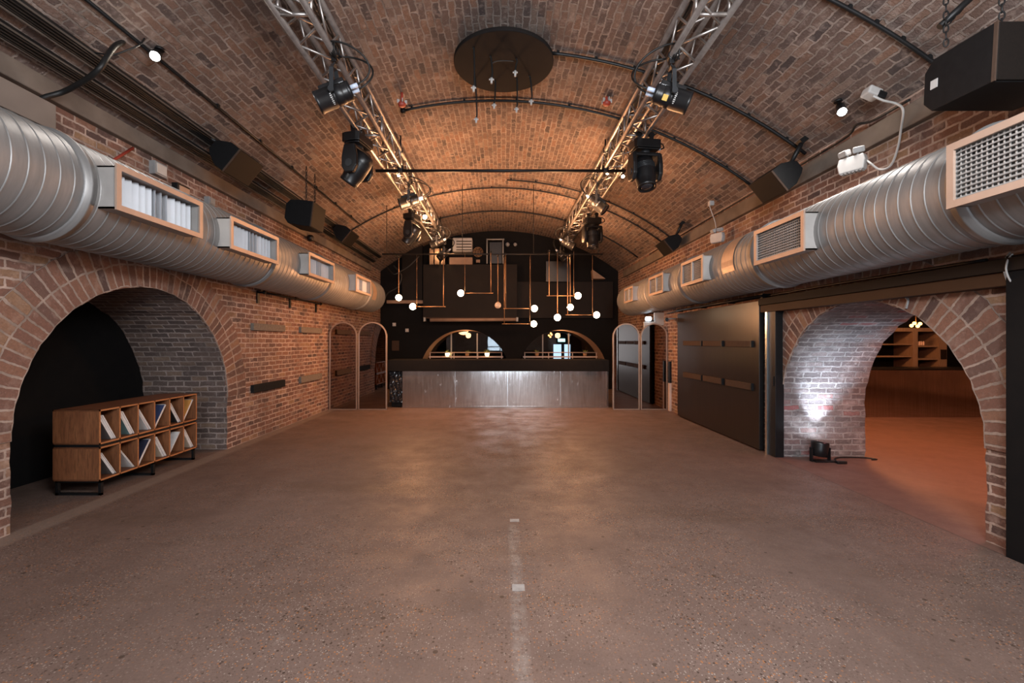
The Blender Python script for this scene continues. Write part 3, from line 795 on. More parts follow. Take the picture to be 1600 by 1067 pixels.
cable('looping cable hanging behind the end of the left duct', [P(615,415,12.8),P(627,430,12.8),P(622,448,12.8),P(606,458,12.8),P(600,470,12.8)], .02)
cable('black cable running along the top edge of the right ledge', [(3.66,4.0,3.72),(3.66,4.4,3.73),(3.62,4.55,3.76),(3.66,4.75,3.72),(3.665,5.5,3.715),(3.665,8,3.72),(3.665,11,3.715)], .012)
cable('black cable slung under the right duct along the brick wall', [(3.70,3.4,2.17),(3.70,5,2.185),(3.70,7,2.18),(3.70,9,2.19),(3.70,10,2.17)], .014)

# ------------------------------------------------------------------ round ceiling disc with bulb holders
root = thing('ceiling_disc', 'round dark brown board on the vault crown with dangling lamp holders', 'ceiling fixture', (.015,5.47,4.93))
MB().lathe([(.60,0),(.61,.005),(.61,.045),(.60,.05)], (.015,5.47,4.945), (0,0,1), 64).build('board', M['disc'], root, bevel=.003)
MB().cyl((.015,5.47,4.99),(.015,5.47,vz(0)-.002),.30,n=32).build('backing', M['black_metal'], root)
m = MB(); m.tube(bez([P(768,100,5.3),P(775,96,5.3),P(788,95,5.3),P(803,96,5.3)],6), .006, 6); m.build('link_wire', M['rubber'], root)
for (px, py, Y) in ((740,139,5.15),(768,126,5.3),(805,115,5.35),(744,188,5.75),(772,166,5.8),(807,172,5.75),(830,160,5.7)):
    p = P(px, py, Y); x = p.x + random.uniform(-.03,.03)
    t0 = Vector((x, min(max(Y,5.0),5.9), 4.945))
    c = MB(); c.tube(bez([t0, t0+Vector((.015,0,-.03)), p+Vector((.01,0,.10)), p+Vector((0,0,.03))],6), .011, 6)
    lead = c.build('lamp_cord', M['rubber'], root)
    k = MB(); k.cyl(p+Vector((0,0,.03)), p-Vector((0,0,.035)), .018, .012, 10); k.obox(p+Vector((0,0,.012)),(.06,.014,.014))
    k.build('lamp_holder', M['white'], lead)
# little red plastic-wrapped fittings either side
for (px,py,lab) in ((628,162,'small red and clear plastic fitting on the vault right of the left truss'),(948,160,'small red and clear plastic fitting on the vault left of the right truss')):
    p = P(px,py,6.15); root = thing('sprinkler_head', lab, 'ceiling fitting', p, 'red ceiling fittings')
    m = MB(); m.cyl((p.x,p.y,vz(p.x)-.002),(p.x,p.y,p.z),.018,n=10); m.build('stem', M['red'], root)
    m = MB(); m.lathe([(.02,-.05),(.05,-.03),(.055,0),(.03,.03)], p, (0,0,1), 14); m.build('cap', M['red'], root)
    m = MB()
    for k in range(5):
        a = 2*PI*k/5; m.obox(p+Vector((.055*math.cos(a),.055*math.sin(a),.02)), (.035,.012,.05), Matrix.Rotation(a,3,'Z'))
    m.build('wrap', M['white'], root)

# ------------------------------------------------------------------ spot lamps fixed to the vault
def vault_spot(label, p, d, foot):
    p = Vector(p); d = Vector(d).normalized(); root = thing('spot_lamp', label, 'spot lamp', p, 'spot lamps on the vault')
    MB().lathe([(.025,-.20),(.038,-.19),(.042,-.03),(.048,0),(.040,0),(.036,-.012)], p, d, 20).build('lamp_body', M['black_metal'], root)
    MB().lathe([(.041,-.006),(.03,.006),(.004,.01)], p, d, 20).build('lens', M['spotlens'], root)
    m = MB(); b = p-d*.15; m.cyl(b, foot, .010, n=8); m.cyl(foot, Vector(foot)+Vector((0,0,.02)), .04, n=14); m.build('stem', M['black_metal'], root)
    return root
SL = P(242,88,4.05); SR = P(1316,175,4.45)
vault_spot('lit black spot lamp on the vault at upper left', SL, (.35,-.62,-.55), (SL.x-.05, SL.y+.12, vz(SL.x-.05)-.02))
vault_spot('lit black spot lamp on the vault at upper right beside the white cable', SR, (-.35,-.6,-.6), (SR.x+.05, SR.y+.12, vz(SR.x+.05)-.02))

# ------------------------------------------------------------------ loudspeakers
def speaker(label, face, w, h, d, yaw, tilt, back=.6, bracket=None, chains=(), sticker=False, shift=0.):
    """face: centre of the near end of the front; the front looks along local -y, tilted down by tilt; w runs along local x"""
    Mx = Matrix.Rotation(yaw, 3, 'Z') @ Matrix.Rotation(tilt, 3, 'X')
    c = Vector(face) + Mx @ Vector((shift, d/2, 0)); root = thing('loudspeaker', label, 'loudspeaker', c, 'loudspeakers along the vault')
    W = lambda x, y, z: c + Mx @ Vector((x,y,z))
    poly = [(-d/2,-h/2),(-d/2,h/2),(-d/2+d*.45,h/2),(d*.36,h/2*back),(d/2,h/2*back*.6),(d/2,-h/2*back*.6),(d*.36,-h/2*back),(-d/2+d*.45,-h/2)]
    m = MB(); m.prism(poly, lambda u,v,k: W(k,u,v), -w/2, w/2); cab = m.build('cabinet', M['speaker'], root, bevel=.006)
    g = MB(); g.obox(W(0,-d/2-.008,0),(w*.98,.016,h*.97),Mx); g.build('grille', M['grille'], root, bevel=.005)
    for s in (-1, 1): MB().obox(W(s*w*.495,-d/2-.004,0),(.010,.020,h),Mx).build('grille_edge', M['board_brown'], root)
    b = MB(); b.obox(W(0,d*.5,0),(.16,.05,h*.3),Mx)
    if bracket is not None:
        bq = Vector(bracket); a = W(-w*.3 if yaw > 0 else w*.3, d*.40, h*.2); b.tube([a, (a+bq)/2+Vector((0,-.03,.02)), bq], .026, 10); b.obox(bq,(.08,.12,.06),Mx)
    b.build('bracket', M['black_metal'], root)
    for (a, t) in chains:
        ch = MB(); a = Vector(a); t = Vector(t); L = (t-a).length; n = max(3, int(L/.045)); dr = (t-a).normalized(); e1 = dr.orthogonal().normalized(); e2 = dr.cross(e1)
        for i in range(n):
            o = a+dr*(L*(i+.5)/n); s1 = e1 if i%2 else e2
            ch.tube([o+dr*.028*math.cos(q)+s1*.013*math.sin(q) for q in [2*PI*j/10 for j in range(11)]], .005, 5, caps=False)
        ch.build('chain', M['black_metal'], root)
    if sticker:
        MB().obox(W(-w*.5-.002,d*.33,h*.0),(.004,.05,.06),Mx).build('sticker', M['white'], root, label='small white sticker')
    return root
def bk(x, y, off=0): return (x, y, vz(x)-.03+off)
T40 = math.radians(39)
def fp(px, py, Y, w, side): v = P(px, py, Y); return (v.x, v.y+w/2, v.z)
speaker('first black loudspeaker from the near end above the left duct, on a pivot bracket', fp(361,250,5.4,.52,1), .52,.34,.30, PI/2, T40, bracket=bk(-3.62,5.4))
f2 = fp(487,334,7.0,.46,1)
speaker('black loudspeaker hung on two chains above the second vent of the left duct', f2, .46,.40,.42, PI/2, math.radians(7), back=.92, chains=[((-3.12,7.08,3.74),(-3.12,7.08,vz(-3.12)-.02)),((-3.12,7.40,3.74),(-3.12,7.40,vz(-3.12)-.02))])
speaker('farthest black loudspeaker on the left, by the crossing conduit', fp(541,369,9.37,.52,1), .52,.32,.32, PI/2, T40, bracket=bk(-3.62,9.4))
speaker('big black loudspeaker on chains at the upper right edge of the photo', (3.34,2.76,3.345), .58,.36,.46, 0, math.radians(3), back=1., chains=[(P(1478,72,3.1),(P(1478,72,3.1).x,3.1,vz(P(1478,72,3.1).x)-.02)),((3.2,2.85,3.52),(3.2,2.85,vz(3.2)-.02)),(P(1515,0,3.12),P(1478,40,3.12))], sticker=True)
speaker('middle black loudspeaker on the right, at the end of an arched conduit', fp(1219,282,5.2,.48,-1), .48,.30,.30, -PI/2, T40, bracket=bk(3.55,5.25))
speaker('farthest black loudspeaker on the right ledge', fp(1045,384,8.8,.48,-1), .48,.29,.30, -PI/2, T40, bracket=bk(3.58,8.85))
root = thing('strut_channel', 'perforated black strut holding the chains above the big right loudspeaker', 'strut', P(1510,0,3.12))
m = MB(); a, b = P(1468,42,3.14), P(1535,-20,3.06); m.cyl(a,b,.022,n=8); m.build('channel', M['black_metal'], root)

# ------------------------------------------------------------------ emergency lights and small fittings high on the walls
def twin_light(label, p, yaw, sc=1., flex=None):
    p = Vector(p); root = thing('emergency_light', label, 'emergency light', p, 'twin-head emergency lights')
    Mx = Matrix.Rotation(yaw, 3, 'Z'); W = lambda x,y,z: p + Mx @ (Vector((x,y,z))*sc)
    m = MB(); m.prism([(-.13,-.09),(.13,-.09),(.15,.02),(.13,.10),(-.13,.10),(-.15,.02)], lambda u,v,d: W(u,d,v), -.05, .05); m.build('box', M['white'], root, bevel=.012)
    m = MB()
    for k in range(6): m.obox(W(-.10+.04*k,0,-.092),(.022*sc,.08*sc,.016*sc),Mx)
    m.build('heat_sink', M['white'], root)
    for s in (-1, 1):
        Mh = Mx @ Matrix.Rotation(s*.35, 3, 'Z') @ Matrix.Rotation(.3, 3, 'X')
        h = MB(); h.obox(W(s*.075,-.02,.16),(.12*sc,.08*sc,.075*sc),Mh); hh = h.build('lamp_head', M['white'], root, bevel=.014)
        MB().obox(Vector(W(s*.075,-.02,.16))+Mh@Vector((0,-.042*sc,0)),(.10*sc,.006*sc,.055*sc),Mh).build('lamp_lens', M['grey_plastic'], hh)
        MB().cyl(W(s*.05,0,.10), W(s*.06,0,.14), .014*sc, n=8).build('neck', M['grey_plastic'], root)
    return root
e1 = twin_light('white twin-head emergency light on the right wall with a looping white cable', P(1332,258,4.5), math.radians(-62), .82)
twin_light('white twin-head emergency light further along the right wall above the duct', P(1121,372,7.35), math.radians(-62), .8)
twin_light('tiny white twin-head emergency light high on the black end wall', P(786,438,14.2), 0, .8)
def PW(px, py, X=3.66): return P(px, py, X*F/(px-CX))
cable('white cable looping from the socket down to the emergency light on the right wall', [P(1364,150,4.12),P(1380,157,4.1),PW(1400,162,3.62),PW(1411,172,3.62),PW(1408,200),PW(1403,230),PW(1392,258),PW(1375,265,3.64),PW(1360,255,3.6),P(1353,249,4.42)], .010, 'white')
root = thing('wall_socket', 'white cable outlet on the vault above the right emergency light', 'socket', P(1363,147,4.16))
MB().obox(P(1362,146,4.17),(.13,.11,.08),Matrix.Rotation(.4,3,'Y')).build('socket_box', M['white'], root, bevel=.015)
MB().obox(P(1376,149,4.14),(.08,.06,.06),Matrix.Rotation(.4,3,'Y')).build('plug', M['black_metal'], root, bevel=.01)
cable('thin white wire dangling to the far right emergency light', [P(1108,320,7.5),P(1112,332,7.5),P(1117,346,7.45),P(1119,358,7.4)], .007, 'white')
root = thing('wall_socket', 'small white cable outlet above the far right emergency light', 'socket', P(1110,318,7.5))
MB().obox(P(1111,318,7.5),(.08,.08,.08)).build('socket_box', M['white'], root, bevel=.01)
o = MB().box(XL-.01,XL+.22,-1.5,3.72,3.30,3.52).build('boxed_duct', M['box_beige'], bevel=.006); tag(o, 'plain beige box running along the left wall above the near end of the duct', 'boxing')
# left wall bits between duct and ledge
root = thing('fire_pipe', 'stub of red painted pipe above the left duct', 'pipe', P(180,224,4.35))
a, b = P(165,240,4.3), P(203,210,4.6); MB().cyl((XL+.03,a.y,3.2),(XL+.03,b.y+.12,3.6),.014,n=8).build('pipe', M['red_pipe'], root)
def jbox(name, label, y, z, s, mat, front):
    root = thing(name, label, 'junction box', (XL+.04,y,z-s/2))
    MB().box(XL-.01,XL+.07,y-s*.6,y+s*.6,z-s/2,z+s/2).build('box', M[mat], root, bevel=.006)
    MB().box(XL+.07,XL+.078,y-s*.45,y+s*.5,z-s*.36,z+s*.36).build('cover', M[front], root)
jbox('junction_box','grey junction box high on the left wall near the red pipe',5.06,3.50,.15,'grey_plastic','paper')
jbox('junction_box','dark open junction box on the left wall above the first vent',5.42,3.36,.18,'black_metal','bronze_vent')
jbox('junction_box','small grey box on the left wall behind the first loudspeaker',5.95,3.42,.10,'grey_plastic','grey_plastic')
cable('tangle of thin wire along the left wall above the duct', [(XL+.05,5.55,3.32),(XL+.06,5.8,3.22),(XL+.05,6.0,3.25),(XL+.06,6.1,3.38),(XL+.05,6.4,3.22),(XL+.06,6.8,3.2),(XL+.05,7.6,3.22)], .008, 'grey_plastic')
root = thing('security_camera', 'small black dome camera under the chained left loudspeaker', 'camera', P(485,372,8.6))
p = P(485,372,8.9); MB().sphere(p,.07,16,10).build('dome', M['fixture'], root); MB().cyl(p,(XL,p.y,p.z+.05),.02,n=8).build('arm', M['white'], root)
root = thing('security_camera', 'small dark camera on the right brick wall above the mirrors', 'camera', P(1043,497,9.9))
p = P(1043,498,9.6); MB().cyl(p+Vector((0,.05,0)),p-Vector((.05,.10,.03)),.035,n=14).build('camera_body', M['fixture'], root); MB().cyl(p,(XR,p.y,p.z),.016,n=8).build('arm', M['white'], root)

# ------------------------------------------------------------------ left wall boards and coat rail
for (y0,y1,z0,z1,mt,lab) in ((6.98,8.0,1.72,1.835,'board_grey','long grey felt board high on the left brick wall, nearer one'),
                             (8.63,9.63,1.715,1.83,'board_grey','grey felt board high on the left brick wall, next to the mirrors'),
                             (6.98,8.0,.735,.86,'board_black','black felt board low on the left brick wall'),
                             (8.63,9.63,.735,.86,'board_grey','grey felt board low on the left brick wall, next to the mirrors')):
    o = MB().box(XL-.01,XL+.05,y0,y1,z0,z1).build('wall_board', M[mt], bevel=.006); tag(o, lab, 'wall board', 'felt boards on the left wall')
root = thing('coat_rail', 'black pipe coat rail under the left duct on three brackets', 'rail', (-3.86,8.2,2.2))
MB().cyl((-3.84,7.15,2.335),(-3.84,9.45,2.335),.016,n=10).build('pipe', M['black_metal'], root)
for y in (7.17,8.25,9.4):
    m = MB(); m.cyl((-3.84,y,2.335),(-3.95,y,2.335),.014,n=8); m.obox((-3.94,y,2.26),(.02,.06,.2)); m.sphere((-3.84,y,2.335),.03,12,8); m.build('bracket', M['black_metal'], root)

# ------------------------------------------------------------------ mirrors
def mirror(label, x0, x1, y, ztop):
    root = thing('arched_mirror', label, 'mirror', ((x0+x1)/2, y, 0), 'arched bronze mirrors')
    r = (x1-x0)/2; xc = (x0+x1)/2; zs = ztop-r; n = 28; fw = .028
    outer = [(x0,0)]+[(xc-r*math.cos(PI*i/n), zs+r*math.sin(PI*i/n)) for i in range(n+1)]+[(x1,0)]
    ri = r-fw
    inner = [(x0+fw,0)]+[(xc-ri*math.cos(PI*i/n), zs+ri*math.sin(PI*i/n)) for i in range(n+1)]+[(x1-fw,0)]
    m = MB()
    for i in range(len(outer)-1):
        for (ya, A, B) in ((y-.02, outer, inner), (y+.02, outer, inner)):
            m.quad([(A[i][0],ya,A[i][1]),(A[i+1][0],ya,A[i+1][1]),(B[i+1][0],ya,B[i+1][1]),(B[i][0],ya,B[i][1])])
        for A in (outer, inner):
            m.quad([(A[i][0],y-.02,A[i][1]),(A[i+1][0],y-.02,A[i+1][1]),(A[i+1][0],y+.02,A[i+1][1]),(A[i][0],y+.02,A[i][1])])
    m.box(x0,x1,y-.02,y+.02,0,.02)
    m.build('frame', M['bronze'], root)
    g = MB(); g.prism([(a*1.0,b) for a,b in inner], lambda u,v,d: (u,d,v), y-.004, y+.012); g.build('mirror_glass', M['dark_glass'], root)
mirror('first tinted arched mirror of the left pair, touching the left brick wall', -3.92, -3.285, 10.07, 1.985)
mirror('second tinted arched mirror of the left pair, beside the bar', -3.265, -2.61, 10.07, 1.985)
mirror('tinted arched mirror of the right pair nearest the bar', 2.495, 3.105, 10.07, 1.955)
mirror('tinted arched mirror of the right pair against the right brick wall', 3.125, 3.735, 10.07, 1.955)

# ------------------------------------------------------------------ bar
root = thing('bar_counter', 'long bar with black counter and scuffed zinc front at the far end', 'bar', (0,10.6,0))
m = MB(); m.box(-2.33,2.47,10.37,10.42,.0,.86)
m.build('metal_front', M['zinc'], root)
MB().box(-2.66,2.47,10.28,11.05,.855,1.115).build('counter', M['black_wall'], root, bevel=.008)
MB().box(-2.60,2.44,10.42,11.0,.02,.86).build('carcass', M['black_wall'], root)
m = MB()
for x in (-1.1,.12,1.35): m.box(x-.006,x+.006,10.362,10.372,.02,.855)
m.build('sheet_seams', M['steel'], root)
MB().box(-2.33,2.47,10.355,10.372,0,.035).build('kick_strip', M['zinc'], root)
# crumpled black plastic hung below the counter's left end
m = MB(); nx, nz_ = 16, 26; rnd = random.Random(3); grid = {}
for i in range(nx+1):
    for j in range(nz_+1):
        grid[i,j] = len(m.v); m.v.append(Vector((-2.64+.30*i/nx, 10.40+rnd.uniform(-.012,.012)+.012*math.sin(i*1.3+j*.4), .12+.735*j/nz_)))
for i in range(nx):
    for j in range(nz_): m.face((grid[i,j],grid[i+1,j],grid[i+1,j+1],grid[i,j+1]), None, 0, False)
o = m.build('plastic_sheet', M['plastic_sheet'], fix=False); so = o.modifiers.new('thick','SOLIDIFY'); so.thickness = .004
tag(o, 'crumpled glossy black plastic sheet hanging under the left end of the bar counter', 'plastic sheet')

# back bar shelf inside the arches
def shelf(label, c, seed):
    root = thing('bottle_rail', label, 'shelf', (c,15.0,.6), 'pale shelves in the far arches')
    for z, y in ((1.02,14.95),(.90,14.75)):
        MB().box(c-1.25,c+1.25,y,y+.12,z-.02,z+.02).build('shelf_board', M['rail_pale'], root)
    MB().cyl((c-1.22,14.9,1.17),(c+1.22,14.9,1.17),.014,n=8).build('rail', M['rail_pale'], root)
    for x in (-1.2,-.4,.4,1.2):
        MB().box(c+x-.012,c+x+.012,14.9,14.93,.0,1.17).build('post', M['rail_pale'], root)
M['rail_pale'] = pm('pale_rail', (.55,.42,.36), (.45,.34,.28), 4, .4)
shelf('pale rails and shelf inside the left far arch', -1.225, 1); shelf('pale rails and shelf inside the right far arch', 1.95, 2)
def plant(label, p, lit):
    p = Vector(p); root = thing('potted_plant', label, 'plant', p, 'little plants in the far arches')
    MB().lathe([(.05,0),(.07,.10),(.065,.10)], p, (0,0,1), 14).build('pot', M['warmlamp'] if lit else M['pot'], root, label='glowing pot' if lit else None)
    m = MB(); rnd = random.Random(int(p.x*100))
    for k in range(26):
        a = rnd.uniform(0,2*PI); e = rnd.uniform(.2,1.3); L = rnd.uniform(.08,.17)
        d = Vector((math.cos(a)*math.cos(e), math.sin(a)*math.cos(e), math.sin(e))); s = d.cross(Vector((0,0,1))).normalized()*.022
        b = p+Vector((0,0,.10)); m.quad([b, b+d*L*.5+s, b+d*L, b+d*L*.5-s])
    m.build('leaves', M['green'], root)
zt = 1.04
plant('glowing pot plant at the left of the left far arch', (P(699,548,15.0).x,15.0,zt), True)
plant('unlit green plant in the middle of the left far arch', (P(730,548,15.0).x,15.0,zt), False)
plant('glowing pot plant at the right of the left far arch', (P(761,549,15.0).x,15.0,zt), True)
plant('small plant at the left of the right far arch', (P(839,550,15.0).x,15.0,zt), False)
plant('small plant at the right of the right far arch', (P(914,551,15.0).x,15.0,zt), False)
# things seen through the right far arch
root = thing('glazed_door', 'pair of pale lit door panes seen through the right far arch', 'door', (P(876,550,19.9).x,19.9,0))
for x0,x1 in ((865,877),(882,891)):
    a = P(x0,538,19.9); b = P(x1,563,19.9); MB().box(a.x,b.x,19.9,19.95,b.z,a.z).build('pane', M['doorlight'], root)
a = P(862,536,19.9); b = P(894,536,19.9); MB().box(a.x,b.x,19.96,19.99,0,a.z+.05).build('door_leaf', M['brown_black'], root)
o = MB().box(P(872,528,19.9).x,P(883,528,19.9).x,19.9,19.95,P(0,534,19.9).z,P(0,529,19.9).z).build('exit_sign', M['exitgreen']); tag(o, 'small pale green lit exit sign seen through the right far arch', 'exit sign')
root = thing('hanging_lamp', 'small amber cluster lamp seen through the right far arch', 'lamp', P(860,524,17.5))
for dx,dz in ((-.06,.0),(.05,.03),(0,-.06),(.02,.08)): MB().sphere(P(860,524,17.5)+Vector((dx,0,dz)),.035,12,8).build('bulb', M['amber'], root)
MB().cyl(P(860,524,17.5),P(860,524,17.5)+Vector((0,0,1.4)),.008,n=6).build('stem', M['brass'], root)

# ------------------------------------------------------------------ pieces on the black end wall
def slab(name, label, cat, x0,x1,y0,y1, Y, d, mat, bevel=.006):
    a = P(x0,y0,Y); b = P(x1,y1,Y); o = MB().box(a.x,b.x,Y,Y+d,b.z,a.z).build(name, M[mat], bevel=bevel); return tag(o, label, cat)
slab('backdrop_board','big brown-black panel hanging in front of the end wall above the left arch','panel',661,808,413,497,13.95,.44,'brown_black')
slab('backdrop_board','dark panel on the end wall above the right arch','panel',808,958,440,497,14.3,.09,'brown_black')
root = thing('projection_screen', 'rolled projection screen in a pale tube under the big brown panel', 'projection screen', P(740,499,13.6))
MB().cyl(P(672,500,13.6),P(806,499,13.6),.055,n=20).build('roller_tube', M['arch_tan'], root)
MB().box(P(663,0,13.6).x,P(810,0,13.6).x,13.56,13.70,P(0,497.5,13.6).z,P(0,496,13.6).z).build('housing', M['board_brown'], root)
for x in (664,808): MB().obox(P(x,499,13.62),(.06,.16,.12)).build('end_bracket', M['grey_plastic'], root)
slab('wall_pilaster','tall dark pilaster on the left of the end wall','pilaster',628,660,372,470,14.2,.19,'brown_black')
slab('wood_column','left of the short warm-lit wooden columns under the far left truss end','column',671,677,388,413,13.9,.12,'arch_tan')
slab('wood_column','middle of the short warm-lit wooden columns under the far left truss end','column',679,686,388,413,13.9,.12,'arch_tan')
slab('wood_column','right of the short warm-lit wooden columns under the far left truss end','column',689,695,388,413,13.9,.12,'arch_tan')
root = thing('air_conditioner', 'pale louvred air unit high on the end wall right of the left truss', 'air conditioner', P(722,393,14.0))
a = P(707,371,14.0); b = P(738,393,14.0)
MB().box(a.x,b.x,14.0,14.35,b.z,a.z).build('casing', M['vent'], root, bevel=.03)
m = MB()
for k in range(4):
    z = b.z+.05+.09*k; m.obox(((a.x+b.x)/2+.05,13.99,z),(b.x-a.x-.15,.03,.03),Matrix.Rotation(.5,3,'X'))
m.build('louvres', M['inside'], root)
slab('shelf_box','pale brown box on the end wall below the air unit','box',702,738,402,413,13.85,.3,'board_box' if 'board_box' in M else 'arch_tan')
root = thing('caged_lamp', 'round wire-caged fitting high on the end wall', 'fixture', P(747,394,14.0))
c = P(747,394,14.1); m = MB()
for r_ in (.06,.11,.15): m.tube([c+Vector((r_*math.cos(q),-.02,r_*math.sin(q))) for q in [2*PI*j/20 for j in range(21)]], .009, 5)
for k in range(8): m.cyl(c, c+Vector((.15*math.cos(k*PI/4),-.02,.15*math.sin(k*PI/4))), .006, n=5)
m.build('cage', M['brass'], root); MB().cyl(c+Vector((0,.02,0)),c+Vector((0,.28,0)),.08,n=16).build('body', M['fixture'], root)
MB().box(c.x-.06,c.x+.06,14.08,14.12,c.z-.33,c.z-.24).build('plate', M['arch_tan'], root)
root = thing('metal_frame', 'pale metal goalpost frame high on the end wall left of centre', 'frame', P(774,412,13.9))
for x in (761,786): MB().cyl(P(x,412,13.9),P(x,373,13.9),.022,n=10).build('upright', M['grey_plastic'], root)
MB().cyl(P(760,374,13.9),P(788,374,13.9),.022,n=10).build('crossbar', M['grey_plastic'], root)
MB().box(P(765,0,13.9).x,P(784,0,13.9).x,13.95,14.35,P(0,411,13.9).z,P(0,378,13.9).z).build('dark_box', M['fixture'], root)
slab('display_screen','flat black screen high on the end wall behind the right pendants','screen',853,890,408,440,14.1,.08,'fixture')
slab('ledge_board','pale strip shelf on the black wall behind the left pendants','shelf',604,661,469,474,14.1,.25,'arch_tan')
root = thing('wedge_box', 'pale slanted box at the far right top of the end wall', 'box', P(935,430,14.2))
MB().prism([(P(925,0,14.2).x,P(0,422,0+14.2).z),(P(926,0,14.2).x,P(0,436,14.2).z),(P(945,0,14.2).x,P(0,436,14.2).z)], lambda u,v,d:(u,d,v), 14.1, 14.38).build('wedge', M['arch_tan'], root)
for (px,py,lab) in ((616,507,'small white switch on the black wall left of the bar'),(636,516,'white socket plate on the black wall left of the far arch')):
    p = P(px,py,14.36); root = thing('wall_switch', lab, 'switch', p)
    MB().obox(p,(.11,.03,.11)).build('plate', M['white'], root, bevel=.006); MB().obox(p-Vector((0,.02,0)),(.04,.014,.05)).build('rocker', M['paper'], root)
o = MB().obox(P(618,540,14.385),(.23,.006,.32)).build('notice', M['board_brown']); tag(o, 'brown paper notice on the black wall left of the bar', 'notice')
for (px, py, r, lab) in ((793,382,.07,'left round bracket lamp near the crown of the end wall'),(805,382,.06,'right round bracket lamp near the crown of the end wall')):
    p = P(px,py,14.2); root = thing('bracket_lamp', lab, 'fixture', p)
    MB().sphere(p,r,14,8).build('shade', M['grey_plastic'], root); MB().cyl(p,p+Vector((0,.2,.15)),.012,n=6).build('arm', M['black_metal'], root)

# ------------------------------------------------------------------ pendant lamps over the bar
ZP = P(0,397,10.0).z
root = thing('pendant_rail', 'thin black pipe across the end of the hall carrying the globe pendants', 'rail', (-.2,10,ZP))
MB().cyl((-2.7,10,ZP),(2.25,10,ZP),.017,n=10).build('pipe', M['black_metal'], root)
for x in (-2.6,-.9,.7,2.15): MB().cyl((x,10,ZP),(x,10,vz(x)-.002),.008,n=6).build('hanger', M['black_metal'], root)
def pendant(label, gx, gy, rodx=None, dy=0., lit=True, wire=True, rodthick=.009, armtip=0):
    Y = 10.0+dy; g = P(gx,gy,Y); root = thing('globe_pendant', label, 'pendant lamp', (g.x,Y,g.z), 'brass globe pendants')
    hk = MB(); rx = P(rodx if rodx else gx, gy, Y).x
    MB().sphere(g,.073,24,14).build('globe', M['globe'] if lit else M['offglobe'], root)
    MB().tube([(rx,Y,g.z if rodx else g.z+.06),(rx,Y,ZP-.012 if dy==0 else ZP)], rodthick, 8).build('rod', M['brass'], root)
    hk.cyl((rx,10,ZP),(rx,Y+(.001 if dy==0 else 0),ZP),.014,n=8); hk.sphere((rx,Y,ZP),.026,10,8)
    if rodx:
        s = 1 if g.x > rx else -1
        MB().cyl((rx-s*.05,Y,g.z),(g.x-s*.05,Y,g.z),.009,n=8).build('arm', M['brass'], root)
        if wire: MB().cyl((g.x-s*.09,Y,g.z),(g.x-s*.09,Y,ZP),.003,n=6).build('wire', M['brass'], root)
    MB().cyl(g+Vector((0,0,.055)) if not rodx else g-Vector(((1 if g.x>rx else -1)*.05,0,0)), g+Vector((0,0,.085)) if not rodx else g-Vector(((1 if g.x>rx else -1)*.085,0,0)), .028, n=12).build('holder', M['brass'], root)
    hk.build('ceiling_hook', M['black_metal'], root)
    return root, g
PEND = [
 ('leftmost lit globe pendant on a straight rod by the end of the left duct',623,465,None,.35,True),
 ('lit globe pendant second from the left with a long arm to its right',645,479,693,.0,True),
 ('lit globe alone in front of the big brown panel, arm to its right',720,458,767,-.25,True),
 ('unlit globe pendant on a straight rod near the middle',778,477,None,.15,False),
 ('lit globe right of the middle, upper of two stacked with arms to the left',835,482,790,.0,True),
 ('lit globe right of the middle, lower of two stacked with arms to the left',834,506,788,.3,True),
 ('lit globe pendant lowest of the straight-rod ones over the right arch',871,496,None,-.2,True),
 ('lit globe pendant on a straight rod left of the rightmost arm',891,480,None,.2,True),
 ('topmost lit globe of the right cluster with an arm to its left',903,462,858,-.35,True),
 ('rightmost lit globe pendant with an arm to its left',932,492,887,.1,True)]
GL = []
for a in PEND:
    _, g = pendant(*a[:1], a[1], a[2], a[3], a[4], a[5]); GL.append((g, a[5]))

# ------------------------------------------------------------------ right wall: sliding door, header, posts
XD = 3.62
d1 = MB(); d1.box(XD, XD+.07, 6.27, 9.2, .02, 2.12); door = struct(d1.build('door_1', M['satin_door'], bevel=.004), 'black satin sliding door on the right wall', 'door')
m = MB(); m.box(XD+.012,XD+.058,6.262,6.272,.02,2.12); m.build('door_edge', M['black_metal'], door)
for z0,z1 in ((1.465,1.555),(.84,.94)):
    for y0,y1 in ((8.03,8.83),(7.28,7.97),(6.42,7.16)):
        b = MB(); b.box(XD-.035,XD+.002,y0,y1,z0,z1); bd = b.build('handle_board', M['board_brown'], door, bevel=.003)
        MB().box(XD-.036,XD,y0-.012,y0+.02,z0-.002,z1+.002).build('board_end', M['black_metal'], bd)
root = thing('door_track', 'black sliding track pipe above the black door', 'door track', (XD,8,2.2))
MB().cyl((XD+.02,6.2,2.185),(XD+.02,9.3,2.185),.02,n=10).build('pipe', M['black_metal'], root)
for y in (6.25,7.2,8.2,9.25): MB().box(XD+.02,XR,y-.03,y+.03,2.155,2.215).build('bracket', M['black_metal'], root)
m = MB(); m.box(XD+.01,XR+.01,2.0,6.26,1.95,2.05); struct(m.build('trim_7', M['header_brown'], bevel=.004))
m = MB(); m.box(XD-.02,XR+.01,2.0,6.26,2.05,2.145); struct(m.build('trim_8', M['brown_black'], bevel=.004))
root = thing('door_post', 'black metal post with a bright chrome strip beside the right arch', 'post', (XD+.05,6.02,0))
MB().box(XD+.02,XR+.005,5.93,6.13,0,1.95).build('post', M['black_metal'], root, bevel=.004)
MB().box(XD+.0,XD+.02,6.09,6.13,0,1.95).build('chrome_strip', M['steel'], root, label='bright chrome edge strip')
MB().box(XD+.01,XD+.02,5.96,5.99,.95,1.08).build('latch', M['fixture'], root)
m = MB(); m.box(XD,XD+.09,1.2,3.20,.0,2.16); struct(m.build('door_2', M['black_wall'], bevel=.004), 'black sliding door panel at the right edge of the photo', 'door')
